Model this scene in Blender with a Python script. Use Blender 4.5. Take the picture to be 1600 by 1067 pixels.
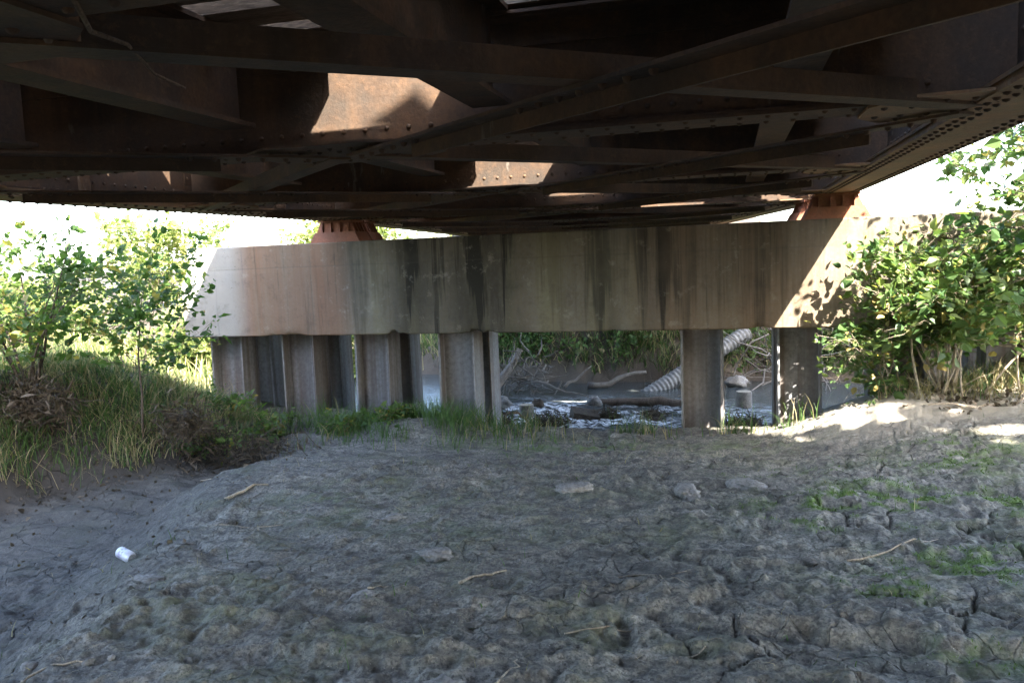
import bpy, math, random
import numpy as np
from mathutils import Matrix, Vector

scene = bpy.context.scene
for o in list(bpy.data.objects):
    bpy.data.objects.remove(o)
COL = scene.collection

# ------------------------------------------------------------------ camera
cam_d = bpy.data.cameras.new('camera')
cam = bpy.data.objects.new('camera', cam_d)
COL.objects.link(cam)
right = Vector((0.96625, 0.25442, -0.04043))
up = Vector((0.01223, 0.11145, 0.99369))
back = Vector((0.25732, -0.96065, 0.10458))
M = Matrix((right, up, back)).transposed().to_4x4()
M.translation = Vector((0, 0, 1.6))
cam.matrix_world = M
cam_d.sensor_width = 36.0
cam_d.lens = 28.8
cam_d.clip_start = 0.05
cam_d.clip_end = 2000
scene.camera = cam

# ------------------------------------------------------------------ sky, sun, exposure
SUN = Vector((0.62, -0.85, 1.0)).normalized()
world = bpy.data.worlds.new('World')
scene.world = world
world.use_nodes = True
wn = world.node_tree.nodes
wl = world.node_tree.links
bg = wn['Background']
sky = wn.new('ShaderNodeTexSky')
sky.sky_type = 'NISHITA'
sky.sun_disc = False
sky.sun_elevation = math.asin(SUN.z)
sky.sun_rotation = math.atan2(SUN.x, SUN.y)
sky.air_density = 1.0
sky.dust_density = 2.0
wl.new(sky.outputs[0], bg.inputs[0])
bg.inputs[1].default_value = 0.15
sd = bpy.data.lights.new('sun', 'SUN')
sd.energy = 4.5
sd.angle = math.radians(0.53)
sd.color = (1.0, 0.93, 0.82)
so = bpy.data.objects.new('sun', sd)
COL.objects.link(so)
so.rotation_euler = (-SUN).to_track_quat('-Z', 'Y').to_euler()
so.location = (6, -8, 12)
vs = scene.view_settings
vs.view_transform = 'Standard'
vs.look = 'None'
vs.gamma = 1.0
vs.exposure = 3.75
vs.use_curve_mapping = False
scene.cycles.max_bounces = 5
scene.cycles.diffuse_bounces = 4
scene.cycles.glossy_bounces = 2
scene.cycles.transmission_bounces = 3
scene.cycles.caustics_reflective = False
scene.cycles.caustics_refractive = False
scene.cycles.use_denoising = True
scene.cycles.use_adaptive_sampling = True
scene.cycles.adaptive_threshold = 0.02

# ------------------------------------------------------------------ noise
def hsh(ix, iy, seed):
    n = (ix.astype(np.int64) * 374761393 + iy.astype(np.int64) * 668265263 + seed * 1274126177) & 0xffffffff
    n = ((n ^ (n >> 13)) * 1274126177) & 0xffffffff
    n = ((n ^ (n >> 16)) * 2246822519) & 0xffffffff
    return ((n ^ (n >> 15)) & 0xffffff) / float(0xffffff)

def vn(x, y, seed=0):
    x = np.asarray(x, float); y = np.asarray(y, float)
    ix = np.floor(x); iy = np.floor(y)
    fx = x - ix; fy = y - iy
    fx = fx * fx * fx * (fx * (fx * 6 - 15) + 10)
    fy = fy * fy * fy * (fy * (fy * 6 - 15) + 10)
    a = hsh(ix, iy, seed); b = hsh(ix + 1, iy, seed); c = hsh(ix, iy + 1, seed); d = hsh(ix + 1, iy + 1, seed)
    return ((a + (b - a) * fx) * (1 - fy) + (c + (d - c) * fx) * fy) * 2 - 1

def fbm(x, y, seed=0, oct=4, gain=.5):
    s = 0; a = 1.0; t = 0
    for i in range(oct):
        c, n = math.cos(i * .7), math.sin(i * .7)
        s = s + a * vn((x * c - y * n) * 2 ** i + 17.3 * i, (x * n + y * c) * 2 ** i - 9.1 * i, seed + i)
        t += a; a *= gain
    return s / t

def voro(x, y, seed):
    """distance to the nearest cell border (approx. F2-F1) and cell id"""
    ix = np.floor(x); iy = np.floor(y)
    f1 = np.full(np.shape(x), 9.0); f2 = f1.copy(); cid = np.zeros(np.shape(x))
    for dx in (-1, 0, 1):
        for dy in (-1, 0, 1):
            cx = ix + dx; cy = iy + dy
            px = cx + hsh(cx, cy, seed); py = cy + hsh(cx, cy, seed + 7)
            d = np.hypot(px - x, py - y)
            nearer = d < f1
            f2 = np.where(nearer, f1, np.minimum(f2, d))
            cid = np.where(nearer, hsh(cx, cy, seed + 3), cid)
            f1 = np.where(nearer, d, f1)
    return f2 - f1, cid

def sm(t):
    t = np.clip(t, 0, 1)
    return t * t * (3 - 2 * t)

# ------------------------------------------------------------------ terrain
def x_mound(y): return np.interp(y, [-2, 1.5, 2.6, 4.1, 5.5, 7.0, 8.0, 9.5], [-1.4, -2.2, -2.7, -3.2, -3.75, -4.05, -4.3, -4.5])
def x_foot(y): return np.interp(y, [-4, 1.0, 3.2, 5.2, 6.8, 7.6, 8.6, 10], [-8.2, -7.4, -6.5, -5.6, -5.0, -4.9, -5.1, -5.4])
def y_creek(x): return 11.9 + 0.35 * np.clip(-4.5 - x, 0, 99) ** 1.25 + .18 * np.sin(x * .9)
WATER_Z = -0.65

def terrain(x, y):
    x = np.asarray(x, float); y = np.asarray(y, float)
    w1 = .22 * fbm(x * .8, y * .8, 31, 3)
    xm = x_mound(y) + w1; xf = x_foot(y) + .8 * w1
    z = .03 * fbm(x * .5, y * .5, 5, 3) - .02
    z = z - .27 * sm((xm - x) / .85) * sm((11.5 - y) / 1.5)
    bank = sm((xf - x) / 1.35)
    z = z + (.85 + .16 * fbm(x * 1.3, y * 1.3, 8, 3)) * bank * sm((9.1 - y) / 2.2) + .10 * bank
    z = z - .015 * np.clip(xf - 1.3 - x, 0, 12) * bank
    # low grassy hump in front of the left piles
    z = z + .20 * np.exp(-(((x + 3.25) / .75) ** 2 + ((y - 8.1) / .5) ** 2))
    z = z - .28 * sm((y - 5.2) / 2.6) * sm((x + 5.2) / 1.2) * sm((1.5 - x) / 1.3)
    # sand bar rising to the right
    z = z + .30 * sm((x - 1.0) / 2.4) * sm((y - 4.5) / 3.0)
    z = z + .15 * np.exp(-(((x - 1.3) / 1.1) ** 2 + ((y - 7.9) / .55) ** 2))
    # creek
    yc = y_creek(x)
    wob = .30 * fbm(x * .9, y * .9, 61, 4)
    near = sm((y + wob * .6 - (yc - 3.15)) / 1.7)
    z = z * (1 - near) + (-.95 + .12 * fbm(x * 1.5, y * 1.5, 63, 3)) * near
    zf = .15 + .75 * sm((x + 7.0) / 3.5)
    far = sm((y + 1.5 * wob - (yc + 1.85)) / 1.75)
    z = z * (1 - far) + (zf + .3 * fbm(x * .7, y * .7, 77, 3)) * far
    # railway embankments at both ends
    z = z + 3.2 * sm((-6.6 - y) / 1.2) * sm((7.5 - np.abs(x + 1.7)) / 4.0)
    u = (x + 1.7) * math.cos(EANG) + (y - 9.3) * math.sin(EANG)
    v = -(x + 1.7) * math.sin(EANG) + (y - 9.3) * math.cos(EANG)
    z = np.where(y > 15, z + (3.4 - z) * sm((v - 15.6) / 1.2) * sm((7.5 - np.abs(u)) / 4.0), z)
    return z

EANG = math.radians(8.5)

random.seed(3)
PRINTS = []
for i in range(95):
    PRINTS.append((random.uniform(-4.2, 2.4), random.uniform(2.3, 8.2), random.uniform(0, math.pi), random.uniform(.06, .15), random.uniform(.035, .065), random.uniform(.010, .024)))

def detail(x, y):
    xm = x_mound(y); xf = x_foot(y)
    mud = sm((x - xf + .3) / .5) * sm((9.3 - y) / .8)
    ga = sm((xm - x + .1) / .5)                       # inside the gully: smoother
    rough = mud * (1 - .15 * ga) * (.45 + .75 * sm(fbm(x * .9 + 2, y * 1.3, 25, 2) * 1.8 + .55))
    d = .020 * fbm(x * 1.4, y * 2.2, 11, 3) * mud
    # long shelves left by the falling water
    q = y * 2.3 + .9 * fbm(x * .55, y * .7, 19, 3) + .25 * x
    fr = q - np.floor(q)
    d = d + .030 * (sm(fr / .85) - sm((fr - .85) / .15)) * mud * (.5 + .5 * sm(fbm(x * .6, y * .6, 23, 2) * 1.6 + .5))
    d = d + .020 * fbm(x * 3.0, y * 5.4, 12, 4) * rough
    rid = 1 - np.abs(fbm(x * 3.2 + .4 * y, y * 8.5, 14, 3))
    d = d + .016 * (rid ** 3 - .5) * rough
    d = d + .011 * fbm(x * 2.4 + .6 * y, y * 13, 20, 3) * rough
    lump = np.clip(fbm(x * 8.5, y * 11, 17, 3) - .05, 0, 1)
    d = d + .030 * lump * rough
    d = d + .017 * fbm(x * 14, y * 19, 15, 3) * rough
    d = d + .0085 * fbm(x * 36, y * 44, 16, 2) * mud
    pit = np.clip(-fbm(x * 6.0 + 7, y * 8.0, 18, 2) - .34, 0, 1)
    d = d - .05 * pit * rough
    # footprints and hoof marks
    for (px, py, a, l, w, dep) in PRINTS:
        m = (np.abs(x - px) < .35) & (np.abs(y - py) < .35)
        if not m.any():
            continue
        dx = x[m] - px; dy = y[m] - py
        u = (dx * math.cos(a) + dy * math.sin(a)) / l; v = (-dx * math.sin(a) + dy * math.cos(a)) / w
        r = np.sqrt(u * u + v * v) + .25 * vn(dx * 25 + px * 9, dy * 25, 44)
        d[m] += dep * (-sm(1.25 - r) + .45 * np.exp(-((r - 1.35) / .3) ** 2))
    # scarp in the foreground
    ys = 3.52 + .10 * fbm(x * 1.6, x * 0 + 3, 51, 3) + .05 * vn(x * 7, x * 0, 52)
    sc = sm((x + .9) / .8)
    d = d - .05 * sc * sm((ys - y) / .09) - .012 * sc * np.exp(-((ys - .05 - y) / .05) ** 2)
    # drying cracks on the right side
    cm = sm((x - .15 + .5 * fbm(x * .8, y * .8, 71, 2)) / .7) * mud * sm((7.6 - y) / .8)
    cm2 = mud * sm(fbm(x * .7 + 4, y * .7, 73, 2) * 2.0 - .1) * .6
    cm = np.maximum(cm, cm2)
    wx = x + .10 * fbm(x * 3, y * 3, 75, 3); wy = y + .10 * fbm(x * 3 + 9, y * 3, 76, 3)
    e, cid = voro(wx * 2.1, wy * 2.7, 81)
    wdt = .024 + .022 * (vn(x * 3, y * 3, 83) + .3)
    crack = sm((wdt - e) / np.maximum(wdt, .012)) * sm(vn(x * 2.0, y * 2.4, 85) * 1.6 + .55)
    d = d - .05 * crack * cm + .008 * sm(e / .35) * cm + .012 * (cid - .5) * cm * sm(e / .1)
    # grass bank and far bank lumps
    d = d + (1 - mud) * (.07 * fbm(x * 2.1, y * 2.1, 91, 4)) * sm((14.0 - np.abs(y - 5)) / 4)
    return d

MOSS = [(.95, 5.35, .55, .35, 1), (.55, 5.05, .40, .28, .95), (1.55, 5.3, .35, .35, .9), (1.15, 4.25, .38, .22, .8), (.75, 4.0, .30, .18, .6), (1.75, 4.6, .4, .5, .7), (1.6, 6.4, .5, .5, .6), (.3, 6.2, .5, .25, .35), (1.0, 3.4, .35, .14, .35), (-1.8, 4.7, .5, .5, .22), (-2.6, 5.0, .4, .6, .25), (.0, 7.6, .9, .3, .3), (-1.5, 7.7, 1.0, .3, .6)]
def moss_mask(x, y):
    m = np.zeros_like(x)
    for (mx, my, sx, sy, a) in MOSS:
        m = np.maximum(m, a * np.exp(-((x - mx) / sx) ** 2 - ((y - my) / sy) ** 2))
    return m * sm(fbm(x * 3, y * 4, 201, 3) * 2 + .95) * sm(fbm(x * 14, y * 18, 203, 2) * 2.5 + .75)

def ground_z(x, y):
    x = np.atleast_1d(np.asarray(x, float)); y = np.atleast_1d(np.asarray(y, float))
    return terrain(x, y) + detail(x, y)

def gz(x, y):
    return float(ground_z(x, y)[0])

# ------------------------------------------------------------------ mesh helpers
class MB:
    def __init__(self): self.v = []; self.f = []
    def add(self, vs_, fs_):
        b = len(self.v); self.v += [tuple(p) for p in vs_]; self.f += [tuple(b + i for i in f) for f in fs_]
    def box(self, a, b):
        x0, y0, z0 = a; x1, y1, z1 = b
        self.add([(x0, y0, z0), (x1, y0, z0), (x1, y1, z0), (x0, y1, z0), (x0, y0, z1), (x1, y0, z1), (x1, y1, z1), (x0, y1, z1)],
                 [(0, 3, 2, 1), (4, 5, 6, 7), (0, 1, 5, 4), (1, 2, 6, 5), (2, 3, 7, 6), (3, 0, 4, 7)])
    def bar(self, p, q, w, h, upv=(0, 0, 1), ow=0, oh=0):
        p = Vector(p); q = Vector(q); d = (q - p).normalized(); u = Vector(upv)
        s = d.cross(u).normalized(); u = s.cross(d).normalized()
        c = []
        for e in (p, q):
            for (a, b) in ((-w / 2, -h / 2), (w / 2, -h / 2), (w / 2, h / 2), (-w / 2, h / 2)):
                c.append(e + s * (a + ow) + u * (b + oh))
        self.add(c, [(0, 1, 2, 3), (7, 6, 5, 4), (0, 4, 5, 1), (1, 5, 6, 2), (2, 6, 7, 3), (3, 7, 4, 0)])
    def tube(self, pts, rad, n=6, cap=True):
        pts = [Vector(p) for p in pts]; b = len(self.v); m = len(pts)
        ref = Vector((.31, .17, .93))
        for i, p in enumerate(pts):
            d = (pts[min(i + 1, m - 1)] - pts[max(i - 1, 0)])
            d = d.normalized() if d.length > 1e-9 else Vector((0, 0, 1))
            s = d.cross(ref if abs(d.dot(ref)) < .95 else Vector((1, 0, 0))).normalized(); t = d.cross(s)
            r = rad[i] if hasattr(rad, '__len__') else rad
            for k in range(n):
                a = 2 * math.pi * k / n
                self.v.append(tuple(p + s * (r * math.cos(a)) + t * (r * math.sin(a))))
        for i in range(m - 1):
            for k in range(n):
                k2 = (k + 1) % n
                self.f.append((b + i * n + k, b + i * n + k2, b + (i + 1) * n + k2, b + (i + 1) * n + k))
        if cap:
            self.f.append(tuple(b + k for k in reversed(range(n))))
            self.f.append(tuple(b + (m - 1) * n + k for k in range(n)))
    def dome(self, p, nrm, r, h):
        r *= .82; h *= .9
        nrm = Vector(nrm).normalized(); s = nrm.orthogonal().normalized(); t = nrm.cross(s); p = Vector(p)
        vs_ = []
        for rr, hh in ((r, 0), (r * .75, h * .65)):
            for k in range(6):
                a = math.pi * k / 3
                vs_.append(p + s * rr * math.cos(a) + t * rr * math.sin(a) + nrm * hh)
        vs_.append(p + nrm * h)
        self.add(vs_, [(k, (k + 1) % 6, 6 + (k + 1) % 6, 6 + k) for k in range(6)] + [(6 + k, 6 + (k + 1) % 6, 12) for k in range(6)])
    def mesh(self, name, mat, smooth=False):
        m = bpy.data.meshes.new(name); m.from_pydata(self.v, [], self.f); m.update()
        if smooth: m.polygons.foreach_set('use_smooth', [True] * len(m.polygons))
        m.materials.append(mat)
        return m
    def build(self, name, mat, parent=None, smooth=False, origin=None, kind=None):
        if origin is not None:
            ox, oy, oz = origin
            self.v = [(a - ox, b - oy, c - oz) for a, b, c in self.v]
        return link(name, self.mesh(name, mat, smooth), parent, origin, kind)

def link(name, mesh, parent=None, loc=None, kind=None):
    o = bpy.data.objects.new(name, mesh); COL.objects.link(o)
    if parent is not None: o.parent = parent
    if loc is not None: o.location = loc
    if kind: o['kind'] = kind
    return o

def tag(o, label, cat, group=None, kind=None):
    o['label'] = label; o['category'] = cat
    if group: o['group'] = group
    if kind: o['kind'] = kind
    return o

def empty(name, loc=(0, 0, 0), rz=0):
    o = bpy.data.objects.new(name, None); COL.objects.link(o); o.location = loc; o.rotation_euler = (0, 0, rz)
    o.empty_display_size = .1
    return o

def np_mesh(name, V, F, mat, attrs=None, smooth=False):
    """V (n,3), F (m,k) all faces with the same corner count"""
    m = bpy.data.meshes.new(name)
    n = len(V); k = F.shape[1]; mm = len(F)
    m.vertices.add(n); m.vertices.foreach_set('co', np.ascontiguousarray(V, dtype=np.float32).ravel())
    m.loops.add(mm * k); m.loops.foreach_set('vertex_index', F.astype(np.int32).ravel())
    m.polygons.add(mm); m.polygons.foreach_set('loop_start', np.arange(0, mm * k, k, dtype=np.int32))
    m.polygons.foreach_set('use_smooth', np.full(mm, smooth))
    m.update(calc_edges=True)
    for a, val in (attrs or {}).items():
        at = m.attributes.new(a, 'FLOAT', 'POINT'); at.data.foreach_set('value', np.asarray(val, dtype=np.float32))
    m.materials.append(mat)
    return m

# ------------------------------------------------------------------ materials
class NT:
    def __init__(self, name, rough=.8, spec=.3):
        self.m = bpy.data.materials.new(name); self.m.use_nodes = True
        self.t = self.m.node_tree; self.n = self.t.nodes; self.l = self.t.links
        self.b = self.n['Principled BSDF']; self.out = self.n['Material Output']
        self.b.inputs['Roughness'].default_value = rough
        self.b.inputs['Specular IOR Level'].default_value = spec
        tc = self.n.new('ShaderNodeTexCoord'); oi = self.n.new('ShaderNodeObjectInfo')
        mul = self.n.new('ShaderNodeMath'); mul.operation = 'MULTIPLY'; mul.inputs[1].default_value = 37.0
        self.l.new(oi.outputs['Random'], mul.inputs[0])
        ad = self.n.new('ShaderNodeVectorMath'); ad.operation = 'ADD'
        self.l.new(tc.outputs['Object'], ad.inputs[0]); self.l.new(mul.outputs[0], ad.inputs[1])
        self.co = ad.outputs[0]; self.raw = tc.outputs['Object']; self.rand = oi.outputs['Random']
    def scale(self, s, co=None):
        mp = self.n.new('ShaderNodeMapping'); mp.inputs['Scale'].default_value = s
        self.l.new(co or self.co, mp.inputs['Vector']); return mp.outputs[0]
    def noise(self, sc, det=4, ro=.55, co=None, dist=0):
        t = self.n.new('ShaderNodeTexNoise'); t.inputs['Scale'].default_value = sc; t.inputs['Detail'].default_value = det
        t.inputs['Roughness'].default_value = ro; t.inputs['Distortion'].default_value = dist
        self.l.new(co or self.co, t.inputs['Vector']); return t.outputs['Fac']
    def ramp(self, fac, stops):
        r = self.n.new('ShaderNodeValToRGB'); e = r.color_ramp.elements
        e[0].position = stops[0][0]; e[1].position = stops[-1][0]
        els = [e[0]] + [e[1]]
        def put(el, c): el.color = (c, c, c, 1) if not hasattr(c, '__len__') else (*c, 1)
        put(e[0], stops[0][1]); put(e[1], stops[-1][1])
        for (p, c) in stops[1:-1]: put(e.new(p), c)
        self.l.new(fac, r.inputs[0]); return r.outputs[0]
    def mix(self, fac, a, b, mode='MIX'):
        x = self.n.new('ShaderNodeMix'); x.data_type = 'RGBA'; x.blend_type = mode
        for s, v in ((x.inputs[0], fac), (x.inputs[6], a), (x.inputs[7], b)):
            if hasattr(v, 'links'): self.l.new(v, s)
            elif hasattr(v, '__len__'): s.default_value = (*v, 1)
            else: s.default_value = v
        return x.outputs[2]
    def math(self, op, a, b=0.0):
        x = self.n.new('ShaderNodeMath'); x.operation = op
        for s, v in ((x.inputs[0], a), (x.inputs[1], b)):
            if hasattr(v, 'links'): self.l.new(v, s)
            else: s.default_value = v
        return x.outputs[0]
    def attr(self, name):
        a = self.n.new('ShaderNodeAttribute'); a.attribute_name = name; return a.outputs['Fac']
    def sep(self, co=None):
        s = self.n.new('ShaderNodeSeparateXYZ'); self.l.new(co or self.raw, s.inputs[0]); return s.outputs
    def bump(self, h, dist=.01, strength=1.0, prev=None):
        b = self.n.new('ShaderNodeBump'); b.inputs['Distance'].default_value = dist; b.inputs['Strength'].default_value = strength
        self.l.new(h, b.inputs['Height'])
        if prev: self.l.new(prev, b.inputs['Normal'])
        self.l.new(b.outputs[0], self.b.inputs['Normal']); return b.outputs[0]
    def color(self, c): self.l.new(c, self.b.inputs['Base Color']); return self.m

def mat_mud():
    t = NT('mud', .85, .25)
    big = t.noise(.9, 5); mid = t.noise(5, 6, .6); fine = t.noise(38, 6, .65)
    mid = t.noise(1, 6, .6, co=t.scale((3.0, 6.0, 5)))
    c = t.ramp(mid, [(.3, (.122, .112, .094)), (.5, (.232, .213, .176)), (.68, (.35, .325, .27))])
    c = t.mix(t.ramp(big, [(.38, 0), (.62, 1)]), c, t.mix(.5, c, (.135, .125, .107)))
    blot = t.noise(1, 6, .68, co=t.scale((9, 17, 14)))
    c = t.mix(t.ramp(blot, [(.36, .8), (.52, 0)]), c, (.045, .042, .037))
    c = t.mix(t.ramp(blot, [(.55, 0), (.72, .5)]), c, (.325, .308, .275))
    c = t.mix(t.ramp(t.noise(65, 5, .7), [(.40, .75), (.52, 0)]), c, (.05, .046, .041))
    c = t.mix(t.ramp(t.noise(48, 4, .7), [(.57, 0), (.70, .3)]), c, (.36, .34, .30))
    c = t.mix(t.ramp(fine, [(.36, .6), (.56, 0)]), c, (.062, .061, .059))
    alg = t.math('MULTIPLY', t.ramp(t.noise(2.2, 5, .6), [(.5, 0), (.68, .55)]), t.ramp(fine, [(.35, .3), (.6, 1)]))
    c = t.mix(alg, c, (.10, .115, .055))
    mm = t.math('MULTIPLY', t.math('MULTIPLY', t.attr('moss'), 1.2), t.ramp(t.noise(30, 5, .7), [(.34, 0), (.50, 1)]))
    c = t.mix(mm, c, t.mix(t.noise(60, 3), (.06, .105, .022), (.12, .175, .04)))
    soil = t.mix(t.noise(14, 5, .7), (.035, .028, .022), (.095, .075, .053))
    c = t.mix(t.attr('soil'), c, soil)
    c = t.mix(t.attr('sand'), c, t.mix(t.noise(12, 4), (.25, .22, .175), (.36, .32, .26)))
    specks = t.ramp(t.noise(95, 2, .5), [(.735, 0), (.76, 1)])
    c = t.mix(t.math('MULTIPLY', specks, .8), c, (.45, .42, .38))
    vo = t.n.new('ShaderNodeTexVoronoi'); vo.feature = 'DISTANCE_TO_EDGE'; vo.inputs['Scale'].default_value = 5.5
    wv = t.n.new('ShaderNodeVectorMath'); wv.operation = 'MULTIPLY_ADD'; wv.inputs[1].default_value = (.16, .16, .16)
    nz = t.n.new('ShaderNodeTexNoise'); nz.inputs['Scale'].default_value = 4; nz.inputs['Detail'].default_value = 4
    t.l.new(t.co, nz.inputs['Vector']); t.l.new(nz.outputs['Color'], wv.inputs[0]); t.l.new(t.scale((1, 1.25, 0)), wv.inputs[2]); t.l.new(wv.outputs[0], vo.inputs['Vector'])
    crk = t.math('MULTIPLY', t.ramp(vo.outputs['Distance'], [(0, 1), (.035, 0)]), t.ramp(t.noise(1.7, 3), [(.47, 0), (.6, 1)]))
    damp_shade = t.attr('damp_shade')
    c = t.mix(t.math('MULTIPLY', damp_shade, .95), c, t.mix(.72, c, (.032, .029, .026), 'MIX'))  # darkens the gully colour: wet soil plus painted-in shade
    t.bump(crk, -.012, 1.0); pre = t.b.inputs['Normal'].links[0].from_socket
    hgt = t.math('ADD', t.math('MULTIPLY', fine, .7), t.math('MULTIPLY', t.noise(120, 4, .6), .35))
    t.bump(hgt, .012, .9, pre)
    return t.color(c)

def mat_concrete():
    t = NT('weathered_concrete', .9, .2)
    x, y, z = t.sep()
    fine = t.noise(30, 6, .65); mid = t.noise(3.0, 6, .6)
    c = t.mix(mid, (.115, .096, .068), (.205, .175, .125))
    c = t.mix(t.ramp(fine, [(.35, .5), (.6, 0)]), c, (.18, .165, .14))
    # run-off streaks: narrow in X, long in Z
    s1 = t.noise(1.0, 4, .6, co=t.scale((1.15, .25, .10), t.raw))
    s2 = t.noise(1.0, 5, .65, co=t.scale((4.6, .5, .22), t.raw), dist=.3)
    s3 = t.noise(1.0, 5, .7, co=t.scale((17, 1, .45), t.raw), dist=.3)
    pinkfac = t.math('MULTIPLY', t.ramp(x, [(.0, 0), (1, 0)]), 0)
    mr = t.n.new('ShaderNodeMapRange'); mr.inputs[1].default_value = -6.4; mr.inputs[2].default_value = 3.0
    t.l.new(x, mr.inputs[0]); xn = mr.outputs[0]
    def X(v): return (v + 6.4) / 9.4
    # where the water runs off the cap (measured along its face)
    band = t.ramp(xn, [(X(-6.2), .05), (X(-4.35), .05), (X(-4.15), .5), (X(-3.8), .35), (X(-3.45), .95), (X(-3.0), .75), (X(-2.75), .95),
                       (X(-2.25), 1.0), (X(-2.12), .22), (X(-1.65), .38), (X(-1.3), .72), (X(-1.1), .40), (X(-.75), .9), (X(-.45), .50), (X(.1), .40), (X(.4), .7), (X(.62), .35), (X(2.5), .2)])
    dark = t.math('MULTIPLY', band, t.ramp(t.math('ADD', t.math('MULTIPLY', s2, .6), t.math('MULTIPLY', s3, .4)), [(.40, .35), (.47, .62), (.53, 1)]))
    dark = t.math('MULTIPLY', dark, t.ramp(t.noise(2.2, 4, .6), [(.3, .8), (.6, 1)]))
    lx = t.noise(1, 3, .6, co=t.scale((5.5, 0, 0), t.raw))
    run = t.ramp(t.math('ADD', t.math('SUBTRACT', z, 1.83), t.math('MULTIPLY', t.ramp(lx, [(.3, 0), (.62, 1)]), 1.5)), [(.0, .30), (.30, 1)])
    dark = t.math('MULTIPLY', dark, run)
    dark = t.math('MAXIMUM', dark, t.math('MULTIPLY', t.ramp(s3, [(.58, 0), (.70, .75)]), run))
    broad = t.math('MULTIPLY', t.ramp(xn, [(X(-3.9), 0), (X(-3.5), .9), (X(-3.15), .55), (X(-2.7), .92), (X(-2.3), .95), (X(-2.02), .15), (X(-1.45), .15), (X(-1.2), .5), (X(-1.0), .1), (X(-.8), .5), (X(-.6), .1), (X(2), .0)]), t.ramp(t.noise(1, 6, .65, co=t.scale((3.2, 1, .7), t.raw)), [(.34, .45), (.60, .80)]))
    dark = t.math('MAXIMUM', dark, broad)
    ol = t.math('MULTIPLY', t.ramp(xn, [(X(-4.2), 0), (X(-3.9), .5), (X(-2.1), .9), (X(-1.3), .6), (X(-.5), .35), (X(.6), 0)]), t.ramp(s2, [(.40, 0), (.62, .6)]))
    c = t.mix(ol, c, (.20, .18, .095))
    ru = t.ramp(xn, [(X(-5.75), 0), (X(-5.5), .95), (X(-5.0), .55), (X(-4.6), .95), (X(-4.3), .6), (X(-4.1), 0), (X(-1.1), 0), (X(-.6), .5), (X(0), .35), (X(.2), .5), (X(1.1), .3), (X(1.3), 0)])
    ru = t.math('MULTIPLY', ru, t.ramp(s2, [(.25, .35), (.6, 1)]))
    c = t.mix(ru, c, t.mix(s3, (.20, .105, .060), (.125, .066, .038)))
    c = t.mix(t.math('MINIMUM', t.math('MULTIPLY', dark, 1.15), .97), c, (.020, .018, .014))
    c = t.mix(t.ramp(xn, [(X(-5.75), .6), (X(-5.45), 0)]), c, (.27, .255, .235))
    g8 = t.noise(7, 8, .72)
    c = t.mix(t.ramp(g8, [(.34, .5), (.46, 0)]), c, t.mix(.5, c, (.035, .032, .027)))
    c = t.mix(t.ramp(g8, [(.58, 0), (.70, .35)]), c, (.29, .265, .215))
    joint = t.ramp(t.math('ABSOLUTE', t.math('SUBTRACT', t.math('ADD', z, t.math('MULTIPLY', t.noise(1.3, 3), .02)), 1.575)), [(.0, .28), (.012, 0)])
    c = t.mix(joint, c, (.06, .055, .045))
    low = t.ramp(t.math('ADD', z, t.math('MULTIPLY', t.noise(3.5, 5, .7), .35)), [(.92, .0), (1.06, 0)])
    pits = t.ramp(t.noise(48, 2, .5), [(.25, 1), (.29, 0)])
    c = t.mix(t.math('MULTIPLY', pits, .6), c, (.06, .055, .05))
    t.bump(t.math('ADD', t.math('MULTIPLY', fine, .6), t.math('MULTIPLY', pits, -.8)), .006, .8)
    return t.color(c)

def mat_steel(name, dark, rust, grey, bias=.0, rough=.75, streak=True):
    t = NT(name, rough, .25)
    n1 = t.noise(1.6, 6, .6); n2 = t.noise(9, 6, .65); n3 = t.noise(55, 4, .6)
    c = t.mix(t.ramp(n1, [(.36 - bias, 0), (.64 - bias, 1)]), dark, rust)
    c = t.mix(t.ramp(n2, [(.40, .55), (.60, 0)]), c, grey)
    if streak:
        s = t.noise(1, 4, .6, co=t.scale((7, 7, .4)))
        c = t.mix(t.ramp(s, [(.5, 0), (.72, .6)]), c, tuple(v * 1.15 for v in rust))
    c = t.mix(t.ramp(n3, [(.38, .28), (.58, 0)]), c, tuple(v * .6 for v in dark))
    fl = t.noise(26, 7, .75)
    c = t.mix(t.ramp(fl, [(.54, 0), (.66, .28)]), c, tuple(v * 1.6 for v in rust))
    c = t.mix(t.ramp(t.noise(1, 5, .7, co=t.scale((5, 5, 1.2))), [(.66, 0), (.72, .45)]), c, (.20, .18, .155))
    t.bump(t.math('ADD', t.math('MULTIPLY', fl, .6), t.math('MULTIPLY', n3, .5)), .005, .8)
    return t.color(c)

def mat_pile():
    t = NT('pile_steel', .72, .3)
    x, y, z = t.sep()
    n1 = t.noise(3, 5, .6); n2 = t.noise(22, 6, .7)
    c = t.mix(n1, (.085, .078, .075), (.175, .158, .148))
    s = t.noise(1, 4, .6, co=t.scale((13, 13, .35)))
    c = t.mix(t.ramp(s, [(.46, 0), (.66, .6)]), c, (.115, .078, .058))
    c = t.mix(t.ramp(t.noise(1, 3, .5, co=t.scale((8, 8, .2))), [(.42, 0), (.60, .8)]), c, (.21, .215, .225))
    c = t.mix(t.ramp(n2, [(.36, .5), (.58, 0)]), c, (.07, .06, .055))
    c = t.mix(t.ramp(t.noise(60, 2), [(.74, 0), (.77, .8)]), c, (.45, .43, .4))
    t.bump(n2, .003, .7)
    return t.color(c)

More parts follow.
